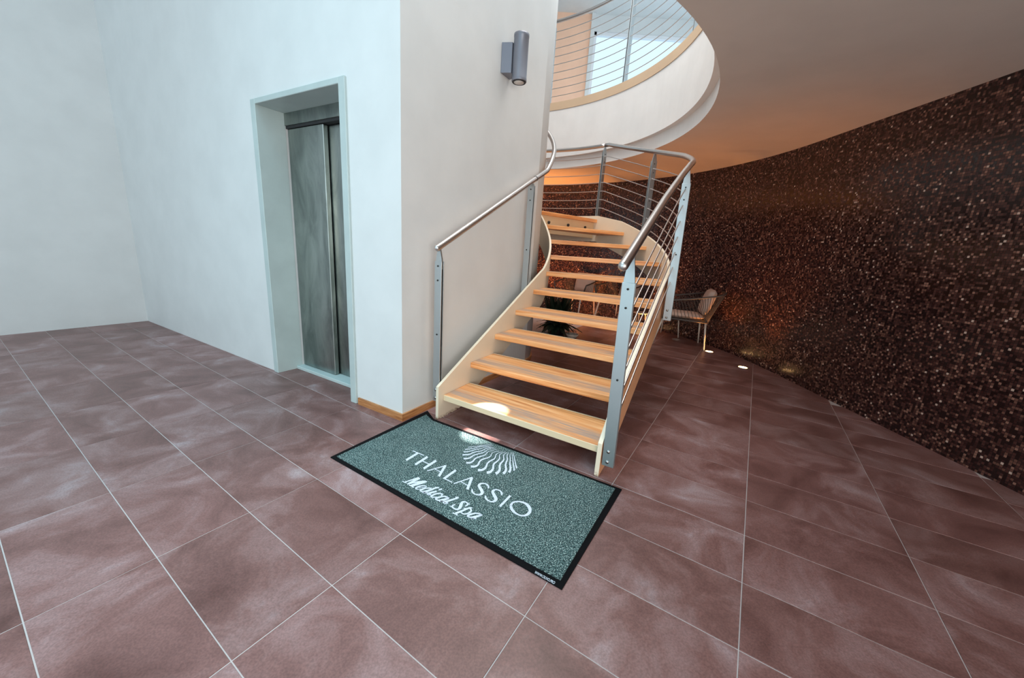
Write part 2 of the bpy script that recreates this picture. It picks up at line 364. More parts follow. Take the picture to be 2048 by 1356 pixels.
# ------------------------------------------------------------------ floor: screed and tiles
QX, QY, RM = -0.95, 4.15, 3.89
V, F = prism([(-8, -4), (3.2, -4), (3.2, 9.5), (-8, 9.5)], -0.12, -0.0018)
floor = struct(mesh('floor', V, F, M['grout']))
ty = -0.5595938; ux, uy = cos(ty), sin(ty); vx, vy = -sin(ty), cos(ty)
TA, TB, OU, OV = 0.6, 0.2993817, -1.032480, 0.583684
def cham(a, b, h, g=0.0017, c=0.001):
    x, y = a / 2 - g, b / 2 - g
    V = [(-x, -y, -h), (x, -y, -h), (x, y, -h), (-x, y, -h), (-x, -y, -c), (x, -y, -c), (x, y, -c), (-x, y, -c),
         (-x + c, -y + c, 0), (x - c, -y + c, 0), (x - c, y - c, 0), (-x + c, y - c, 0)]
    F = [[8, 9, 10, 11]] + [[i, (i + 1) % 4, 4 + (i + 1) % 4, 4 + i] for i in range(4)] + [[4 + i, 4 + (i + 1) % 4, 8 + (i + 1) % 4, 8 + i] for i in range(4)]
    return V, F
tile_me = None; ntile = 0; extra = []
def blocked(x, y):
    r = Vector((x, y)) - c0
    u, d = r.dot(ed), r.dot(inn)
    if d > 0.62 and u > 0.1 and (Vector((x, y)) - Cn).length < 1.2: return True
    if d > 0.45 and u > 0.25: return True
    if (Vector((x, y)) - Cn).length < 0.2: return True
    return False
cells = []
for i in range(-16, 16):
    for j in range(-16, 34):
        u = OU + (i + 0.5) * TA; v = OV + (j + 0.5) * TB
        x = u * ux + v * vx; y = u * uy + v * vy
        if y < 0.1 or x > 3.2 or x < -6.2: continue
        if y > 4.15 and (x - QX) ** 2 + (y - QY) ** 2 > (RM + 0.25) ** 2: continue
        if y <= 4.15 and x > 3.15: continue
        if blocked(x, y): continue
        if abs(x) > 1.5 * y + 1.1: continue
        cells.append((x * x + y * y, x, y))
cells.sort()
for n_, (_, x, y) in enumerate(cells):
    if n_ < 300:
        if tile_me is None:
            V, F = cham(TA, TB, 0.01); o = mesh('tile', V, F, M['tile'], floor); tile_me = o.data
        else:
            o = bpy.data.objects.new('tile', tile_me); COL.objects.link(o); o.parent = floor
        o.location = (x, y, random.uniform(-0.0004, 0.0004)); o.rotation_euler = (0, 0, ty)
        o.delta_rotation_euler = (0, 0, 0)
    else: extra.append((x, y))

if extra:
    mats = [xf(cham(TA, TB, 0.01), Matrix.Translation((x, y, 0)) @ Matrix.Rotation(ty, 4, 'Z')) for x, y in extra]
    V, F = merge(*mats); o = mesh('tile_field', V, F, M['tile'], floor); o['kind'] = 'stuff'

# ------------------------------------------------------------------ mosaic wall, slab, fascia, kerb
def qp(r, a): return (QX + r * cos(a), QY + r * sin(a))
pts = [(QX + RM, -3.8), (QX + RM, 4.15)] + [qp(RM, radians(150) * i / 60) for i in range(1, 61)]
V, F, UV = [], [], []; s_acc = 0
for i, p_ in enumerate(pts):
    if i: s_acc += (Vector(p_) - Vector(pts[i - 1])).length
    for z in (0, 2.41): V.append((p_[0], p_[1], z)); UV.append((s_acc, z))
n0 = len(V)
for i, p_ in enumerate(pts):
    d = Vector((1, 0)) if i < 2 else (Vector(p_) - Vector((QX, QY))).normalized()
    for z in (0, 2.41): V.append((p_[0] + d.x * 0.15, p_[1] + d.y * 0.15, z)); UV.append((0, z))
for i in range(len(pts) - 1):
    a = 2 * i; F.append([a, a + 1, a + 3, a + 2]); b = n0 + a; F.append([b, b + 2, b + 3, b + 1]); F.append([a + 1, b + 1, b + 3, a + 3]); F.append([a, a + 2, b + 2, b])
me = bpy.data.meshes.new('wall_right'); me.from_pydata(V, [], F); uvl = me.uv_layers.new(name='UVMap')
for f in me.polygons:
    for li in f.loop_indices: uvl.data[li].uv = UV[me.loops[li].vertex_index]
o = struct(link('wall_right', me, M['mosaic']))
PH0 = radians(-62); PH1 = radians(165)
def ring(r, n=96): return [qp(r, PH0 + (PH1 - PH0) * i / n) for i in range(n + 1)]
def slab(name, r_in, z0, z1, m):
    inner = [(qp(r_in, PH0)[0], -3.8)] + ring(r_in)
    outer = [qp(4.02, PH1 - (PH1) * i / 60) for i in range(61)] + [(3.07, -3.8)]
    P_ = inner + outer; V, F = prism(P_, z0, z1); o = mesh(name, V, F, m)
    return struct(o)
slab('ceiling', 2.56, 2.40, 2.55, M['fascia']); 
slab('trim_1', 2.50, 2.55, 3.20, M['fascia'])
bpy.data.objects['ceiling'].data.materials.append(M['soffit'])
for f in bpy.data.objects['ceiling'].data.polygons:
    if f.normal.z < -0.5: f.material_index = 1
def band(name, r0, r1, z0, z1, m, ph0=PH0, ph1=PH1, n=96, parent=None):
    V, F = [], []
    for i in range(n + 1):
        a = ph0 + (ph1 - ph0) * i / n
        for r, z in ((r0, z0), (r1, z0), (r1, z1), (r0, z1)): V.append((*qp(r, a), z))
    for i in range(n):
        for k in range(4): F.append([i * 4 + k, i * 4 + (k + 1) % 4, (i + 1) * 4 + (k + 1) % 4, (i + 1) * 4 + k])
    F += [[3, 2, 1, 0], [4 * n + k for k in range(4)]]
    return mesh(name, V, F, m, parent)
struct(band('trim_2', 2.492, 2.62, 3.20, 3.305, M['kerb']))
# upper storey: wall with window, ceiling
V, F = merge(box(-6, 0.50, 9.2, 9.4, 2.3, TOP), box(1.22, 1.30, 9.15, 9.4, 2.3, TOP), box(1.22, 8, 9.2, 9.4, 2.3, 3.3), box(1.22, 8, 9.2, 9.4, 5.7, TOP))
struct(mesh('wall_back', V, F, M['wall']))
V, F = box(0.50, 1.22, 9.2, 9.4, 2.3, TOP); struct(mesh('trim_3', V, F, M['peach']))
V, F = box(1.30, 8, 9.24, 9.26, 3.3, 5.7); wf = struct(mesh('window_1', V, F, M['glass']))
V, F = merge(box(1.30, 8, 9.22, 9.30, 3.3, 3.36), box(1.30, 8, 9.22, 9.30, 5.64, 5.7), box(1.30, 1.36, 9.22, 9.30, 3.3, 5.7), box(4.2, 4.26, 9.22, 9.30, 3.3, 5.7))
mesh('window_frame', V, F, M['winframe'], wf)
V, F = box(-6.5, 8, -1.2, 9.4, TOP, TOP + 0.1)
struct(mesh('ceiling_upper', V, F, M['wall']))

# ------------------------------------------------------------------ staircase
stair = empty('staircase', 'curved open-riser staircase with oak treads between cream painted stringers, turning left round the white wall', 'staircase', (X0, Y0, 0))
def stringer(name, o0, o1, k0, k1, dz_top, dz_bot, k_flat=None):
    V, F = [], []; ks = [k0]
    st = 0.1; k = math.ceil(k0 / st) * st
    while k < k1: 
        if k - ks[-1] > 0.02: ks.append(k)
        k += st
    ks.append(k1)
    for k in ks:
        zt = zn(k) + dz_top(k); zb = max(0.0, zn(k) + dz_bot(k))
        for off, z in ((o0, zb), (o1, zb), (o1, zt), (o0, zt)): V.append(path(k, off, z))
    n = len(ks)
    for i in range(n - 1):
        for q in range(4): F.append([i * 4 + q, i * 4 + (q + 1) % 4, (i + 1) * 4 + (q + 1) % 4, (i + 1) * 4 + q])
    F += [[3, 2, 1, 0], [4 * (n - 1) + q for q in range(4)]]
    return mesh(name, V, F, M['cream'], stair, bevel=0.0015)
def smooth10(k, a, b): return lerp(a, b, (k - 9.3) / 0.9)
sl = stringer('stringer', 0.5405, 0.562, 0.90, KL, lambda k: lerp(0.088, 0.02, (k - 5.5) / 3.0) if k < 10 else 0.04, lambda k: -0.27)
sl['label'] = 'inner stringer hugging the white wall'
sr = stringer('stringer', -0.580, -0.5555, 0.87, KL, lambda k: lerp(0.05, 0.10, (k - 0.87) / 0.5) if k < 1.4 else (0.10 if k < 9.2 else lerp(0.10, 0.045, (k - 9.2) / 0.8)), lambda k: lerp(-0.22, -0.28, (k - 1) / 3))
sr['label'] = 'outer stringer below the rod railing, with warm light painted on its outer side'
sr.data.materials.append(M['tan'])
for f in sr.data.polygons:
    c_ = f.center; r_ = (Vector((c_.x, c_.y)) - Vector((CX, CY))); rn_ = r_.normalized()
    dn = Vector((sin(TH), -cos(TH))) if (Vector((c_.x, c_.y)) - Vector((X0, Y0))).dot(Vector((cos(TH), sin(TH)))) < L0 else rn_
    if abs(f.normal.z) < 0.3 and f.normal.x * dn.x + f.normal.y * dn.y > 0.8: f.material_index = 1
DEP = 0.315
for k in range(1, 11):
    x, y, t_ = path(k, 0); z = zn(k); TK = 0.040
    rotk = radians(-2.0) if k == 1 else 0.0
    mtx = Matrix.Translation((x, y, z)) @ Matrix.Rotation(t_ - pi / 2 + rotk, 4, 'Z'); inv_ = mtx.inverted()
    nseg = 4
    if k < 10:
        ends = []
        kk = [k + (DEP / GO) * q / nseg for q in range(nseg + 1)]
        left = [path(q, 0.5395, z) for q in kk]; right = [path(q, -0.5550, z) for q in kk]
    else:
        kk = [10 + (KL - 10) * q / 24 for q in range(25)]
        left = [path(q, 0.5395, z) for q in kk]; right = [path(q, -0.5550, z) for q in kk]
    L_ = [inv_ @ Vector(p_) for p_ in left]; R_ = [inv_ @ Vector(p_) for p_ in right]
    if k == 1: L_[0].y = R_[0].y = 0.0
    n = len(L_); V = []; F = []; MI = []
    for a_, b_ in zip(L_, R_):
        V += [(a_.x, a_.y, 0), (b_.x, b_.y, 0), (a_.x, a_.y, -TK), (b_.x, b_.y, -TK)]
    for i in range(n - 1):
        p_, q_ = 4 * i, 4 * i + 4
        F += [[p_, p_ + 1, q_ + 1, q_], [p_ + 2, q_ + 2, q_ + 3, p_ + 3], [p_, q_, q_ + 2, p_ + 2], [p_ + 1, p_ + 3, q_ + 3, q_ + 1]]
    F += [[0, 2, 3, 1], [4 * n - 4, 4 * n - 3, 4 * n - 1, 4 * n - 2]]
    tr = mesh('tread' if k < 10 else 'landing', V, F, [M['oak'], M['oak_edge'], M['pale']], stair, bevel=0.0025)
    tr.matrix_world = mtx
    for f in tr.data.polygons:
        if f.normal.y < -0.6: f.material_index = 2 if k in (1,) else 1
    if k <= 5:
        a_, b_ = L_[-1], R_[-1]; d_ = (b_ - a_).normalized(); nn_ = Vector((-d_.y, d_.x, 0)); 
        if nn_.y < 0: nn_ = -nn_
        a_ = a_ + d_ * 0.002; b_ = b_ - d_ * 0.002
        V, F = prism([(a_.x, a_.y), (b_.x, b_.y), (b_.x + nn_.x * 0.008, b_.y + nn_.y * 0.008), (a_.x + nn_.x * 0.008, a_.y + nn_.y * 0.008)], -TK, 0.002)
        bs = mesh('back_strip', V, F, M['pale'], tr)
# beam under the landing edge, with black bolts
V, F = [], []
kb = 10.10
P1 = Vector(path(kb, 0.5395, 0)); P2 = Vector(path(kb, -0.5550, 0)); d_ = (P2 - P1).normalized(); hd = Vector((-d_.y, d_.x, 0))
if hd.dot(Vector((cos(path(kb, 0)[2]), sin(path(kb, 0)[2]), 0))) < 0: hd = -hd
zt = zn(10) - 0.040
V, F = prism([(P1.x, P1.y), (P2.x, P2.y), ((P2 + hd * 0.04).x, (P2 + hd * 0.04).y), ((P1 + hd * 0.04).x, (P1 + hd * 0.04).y)], zt - 0.20, zt)
lb = mesh('landing_beam', V, F, M['header'], stair, bevel=0.002)
for q in (0.20, 0.52, 0.83):
    c_ = P1.lerp(P2, q); c_.z = zt - 0.075
    V, F = cyl(c_ - hd * 0.014, c_ + hd * 0.002, 0.017, 12); mesh('bolt', V, F, M['boltdark'], lb, True)

# ------------------------------------------------------------------ outer railing
def rail_dz(k): return lerp(1.055, 1.02, k / 3.2) if k < 3.2 else (lerp(1.02, 0.975, (k - 3.2) / 2.8) if k < 6 else lerp(0.975, 0.905, (k - 7.0) / 3.1))
def bulge(k): return 0.010 * exp(-((k - 6.0) / 0.9) ** 2)
def rail_off(k): return lerp(-0.598, -0.612, (k - 3) / 2.5) - bulge(k)
def rodz(k, i): return lerp(0.10 + 0.12 * i, 0.15 + 0.104 * i, (k - 5.2) / 3.2)
OFF = -0.615
railing = empty('stair_railing', 'outer stair railing of steel posts, seven rods and a tubular handrail', 'railing', path(1.0, -0.615, 0))
HR = 0.0225
def rail_path(off, k0, k1, dz, st=0.12):
    n = int((k1 - k0) / st) + 1; fo = off if callable(off) else (lambda k: off)
    return [path(k0 + (k1 - k0) * i / n, fo(k0 + (k1 - k0) * i / n), zn(k0 + (k1 - k0) * i / n) + dz(k0 + (k1 - k0) * i / n)) for i in range(n + 1)]
# two rail lengths meeting in a mitre above the landing post
def ball_start(pts, r):
    a, b = Vector(pts[0]), Vector(pts[1]); d = (b - a).normalized(); P_ = []; R_ = []
    for q in (0, 0.25, 0.5, 0.75): 
        an = pi / 2 * q; P_.append(tuple(a - d * (r * 0.9 * cos(an)))); R_.append(max(0.002, r * sin(an)))
    P_.append(tuple(a)); R_.append(r)
    P_ += pts[1:]; R_ += [r] * (len(pts) - 1); return P_, R_
hp = rail_path(rail_off, 0.42, 10.1, rail_dz)
P_, R_ = ball_start(hp, HR); V, F = tube(P_, R_, 18); mesh('handrail', V, F, M['tube'], railing, True)
V, F = tube(rail_path(rail_off, 10.1, KL, lambda k: 0.905), HR, 18); mesh('handrail', V, F, M['tube'], railing, True)
def post(k, off, zb, zt, zr, parent, wid=0.060, bolts=(), mt='plate', lean=0.0):
    made = []
    x, y, t_ = path(k, 0); h = Vector((cos(t_), sin(t_), 0)); s_ = Vector((sin(t_), -cos(t_), 0))
    c_ = Vector(path(k, off, 0)); 
    def bx(da0, da1, ds0, ds1, z0, z1):
        return prism([tuple((c_ + h * a + s_ * b)[:2]) for a, b in ((da0, ds0), (da0, ds1), (da1, ds1), (da1, ds0))], z0, z1)
    g = 0.008
    po = mesh('post', *bx(-g - 0.006, -g, -wid / 2, wid / 2, zb, zt), M[mt], parent, bevel=0.001)
    mesh('post_plate', *bx(g, g + 0.006, -wid / 2, wid / 2, zb, zt), M['plate'], po, bevel=0.001)
    mesh('post_core', *bx(-g, g, -wid / 2 + 0.012, wid / 2 - 0.018, zb + 0.02, zt - 0.03), M['dark'], po)
    # tapered saddle plate up to the handrail
    w0, w1 = wid * 0.42, wid * 0.16
    V = [];
    for a in (-0.006, 0.006):
        for b, z in ((-w0, zt - 0.05), (w0, zt - 0.05), (w0, zt + 0.01), (w1, zr - HR * 0.7), (-w1, zr - HR * 0.7), (-w0, zt + 0.01)):
            q = c_ + h * (a - 0.002) + s_ * b; V.append((q.x, q.y, z))
    F = [[5, 4, 3, 2, 1, 0], [6, 7, 8, 9, 10, 11]] + [[i, (i + 1) % 6, 6 + (i + 1) % 6, 6 + i] for i in range(6)]
    mesh('rail_saddle', V, F, M['plate'], po)
    for (bz, bs, br, mm) in bolts:
        q = c_ + s_ * bs - h * (g + 0.006); q.z = bz
        V, F = cyl(q + h * 0.004, q - h * 0.004, br, 12); b_ = mesh('bolt', V, F, M[mm], po, True)
        if mm == 'bolt' and br > 0.006:
            pass
    for ob in [po] + list(po.children):
        for v_ in ob.data.vertices:
            dl = -lean * ((v_.co.z - zb) / (zt - zb) - 0.35); v_.co.x += s_.x * dl; v_.co.y += s_.y * dl
    return po
def bolts_for(zb, zt, low=True):
    L = [(zt - 0.030, 0, 0.0055, 'boltdark'), (zt - 0.12, 0, 0.0055, 'boltdark'), (lerp(zb, zt, 0.5), 0, 0.0055, 'boltdark')]
    if low: L += [(zb + 0.085, -0.004, 0.0095, 'bolt'), (zb + 0.025, -0.004, 0.0095, 'bolt')]
    return L
for (k, zb, zt) in ((0.93, 0.075, 1.045), (5.5, 0.665, 1.735), (8.40, 1.36, 2.19), (10.1, 1.46, 2.425), (12.0, 1.46, 2.425), (13.8, 1.46, 2.425)):
    post(k, -0.628 if 5 < k < 6 else -0.612, zb, zt, zn(k) + rail_dz(k), railing, 0.062, bolts=bolts_for(zb, zt), lean=0.02 if k < 6 else 0.0)
for i in range(7):
    pts = [path(0.93 + (KL - 0.93) * q / 110, -0.608 - bulge(0.93 + (KL - 0.93) * q / 110), zn(0.93 + (KL - 0.93) * q / 110) + rodz(0.93 + (KL - 0.93) * q / 110, i)) for q in range(111)]
    V, F = tube(pts, 0.0050, 8); mesh('rod', V, F, M['rod'], railing, True)

# ------------------------------------------------------------------ inner handrail along the shaft wall
inner = empty('stair_handrail', 'inner handrail tube on two flat steel posts, between the inner stringer and the white wall', 'railing', path(1.0, 0.6, 0))
def dzl(k): return lerp(0.975, 0.86, (k - 6.5) / 3.5)
OFL = 0.594
hp = rail_path(OFL, 0.98, 12, dzl); P_, R_ = ball_start(hp, 0.021); V, F = tube(P_, R_, 18); hr = mesh('handrail', V, F, M['tube'], inner, True)
a_, b_ = Vector(path(4.93, OFL, zn(4.93) + dzl(4.93))), Vector(path(5.0, OFL, zn(5.0) + dzl(5.0)))
V, F = tube([a_, a_.lerp(b_, 0.35)], 0.0222, 18); mesh('joint_ring', V, F, M['dark'], hr, True)
for (k, zb, zt) in ((1.06, 0.11, 1.058), (4.76, 0.62, 1.70)):
    post(k, OFL, zb, zt, zn(k) + dzl(k), inner, 0.056, bolts=bolts_for(zb, zt))

# ------------------------------------------------------------------ balustrade of the upper gallery
ub = empty('gallery_balustrade', 'steel wire balustrade on the curved tan kerb of the upper gallery', 'railing', (*qp(2.50, radians(45)), 3.305))
RB = 2.53
for i in range(9):
    z = 3.40 + 0.105 * i
    V, F = tube([(*qp(RB, PH0 + (PH1 - PH0) * q / 150), z) for q in range(151)], 0.005, 8); mesh('rod', V, F, M['rod'], ub, True)
V, F = tube([(*qp(RB, PH0 + (PH1 - PH0) * q / 150), 4.37) for q in range(151)], 0.022, 12); mesh('handrail', V, F, M['tube'], ub, True)
for n_ in range(-3, 5):
    a = radians(30.9 + 28.8 * n_)
    if not (PH0 < a < PH1): continue
    c_ = Vector((*qp(RB, a), 0)); rad = Vector((cos(a), sin(a), 0)); tan = Vector((-sin(a), cos(a), 0))
    def bx(t0, t1, r0, r1, z0, z1): return prism([tuple((c_ + tan * p_ + rad * q_)[:2]) for p_, q_ in ((t0, r0), (t0, r1), (t1, r1), (t1, r0))], z0, z1)
    po = mesh('post', *bx(-0.014, -0.008, -0.03, 0.03, 3.305, 4.30), M['plate'], ub, bevel=0.001)
    mesh('post_plate', *bx(0.008, 0.014, -0.03, 0.03, 3.305, 4.30), M['plate'], po, bevel=0.001)
    mesh('rail_saddle', *bx(-0.006, 0.006, -0.012, 0.012, 4.20, 4.36), M['plate'], po)

# ------------------------------------------------------------------ wall lamp
def wp(s_, d, z): q = c0 + wd * s_ + wnr * d; return (q.x, q.y, z)
lamp = empty('wall_lamp', 'grey cylindrical up and down wall lamp mounted high on the white wall', 'wall lamp', wp(1.03, 0.0, 2.35))
bk = mesh('bracket', *prism([wp(s_, d, 0)[:2] for s_, d in ((0.955, 0.001), (1.085, 0.001), (1.055, 0.074), (0.985, 0.074))], 2.405, 2.60), M['lampgrey'], lamp, bevel=0.002)
cl = Vector(wp(1.02, 0.125, 0))
V, F = lathe([(0.048, 2.352), (0.053, 2.350), (0.055, 2.354), (0.055, 2.372), (0.0535, 2.374), (0.0535, 2.63), (0.055, 2.632), (0.055, 2.65), (0.048, 2.652)], 32, (cl.x, cl.y, 0)); mesh('lamp_body', V, F, M['lampgrey'], lamp, True)
V, F = lathe([(0.045, 2.3475), (0.049, 2.346), (0.050, 2.350), (0.050, 2.353)], 32, (cl.x, cl.y, 0)); mesh('lens_ring', V, F, M['dark'], lamp, True)
V, F = lathe([(0.001, 2.3455), (0.036, 2.3450), (0.036, 2.352)], 28, (cl.x, cl.y, 0)); mesh('lens', V, F, M['lens'], lamp, True)

# ------------------------------------------------------------------ door mat with its print
mato = [(-0.9416, 1.8031), (-0.5675, 2.4569), (-0.4950, 2.3330), (0.6143, 1.6888), (0.2361, 1.0823)]
mati = [(-0.9094, 1.8070), (-0.5600, 2.3850), (-0.4940, 2.2990), (0.5783, 1.6850), (0.2343, 1.1159)]
dm = empty('door_mat', 'green grey entrance mat with black border and white lettering before the stairs', 'door mat', (-0.15, 1.75, 0))
n = 5; V = [(x, y, 0.0005) for x, y in mato] + [(x, y, 0.005) for x, y in mato] + [(x, y, 0.0055) for x, y in mati] + [(x, y, 0.0005) for x, y in mati]
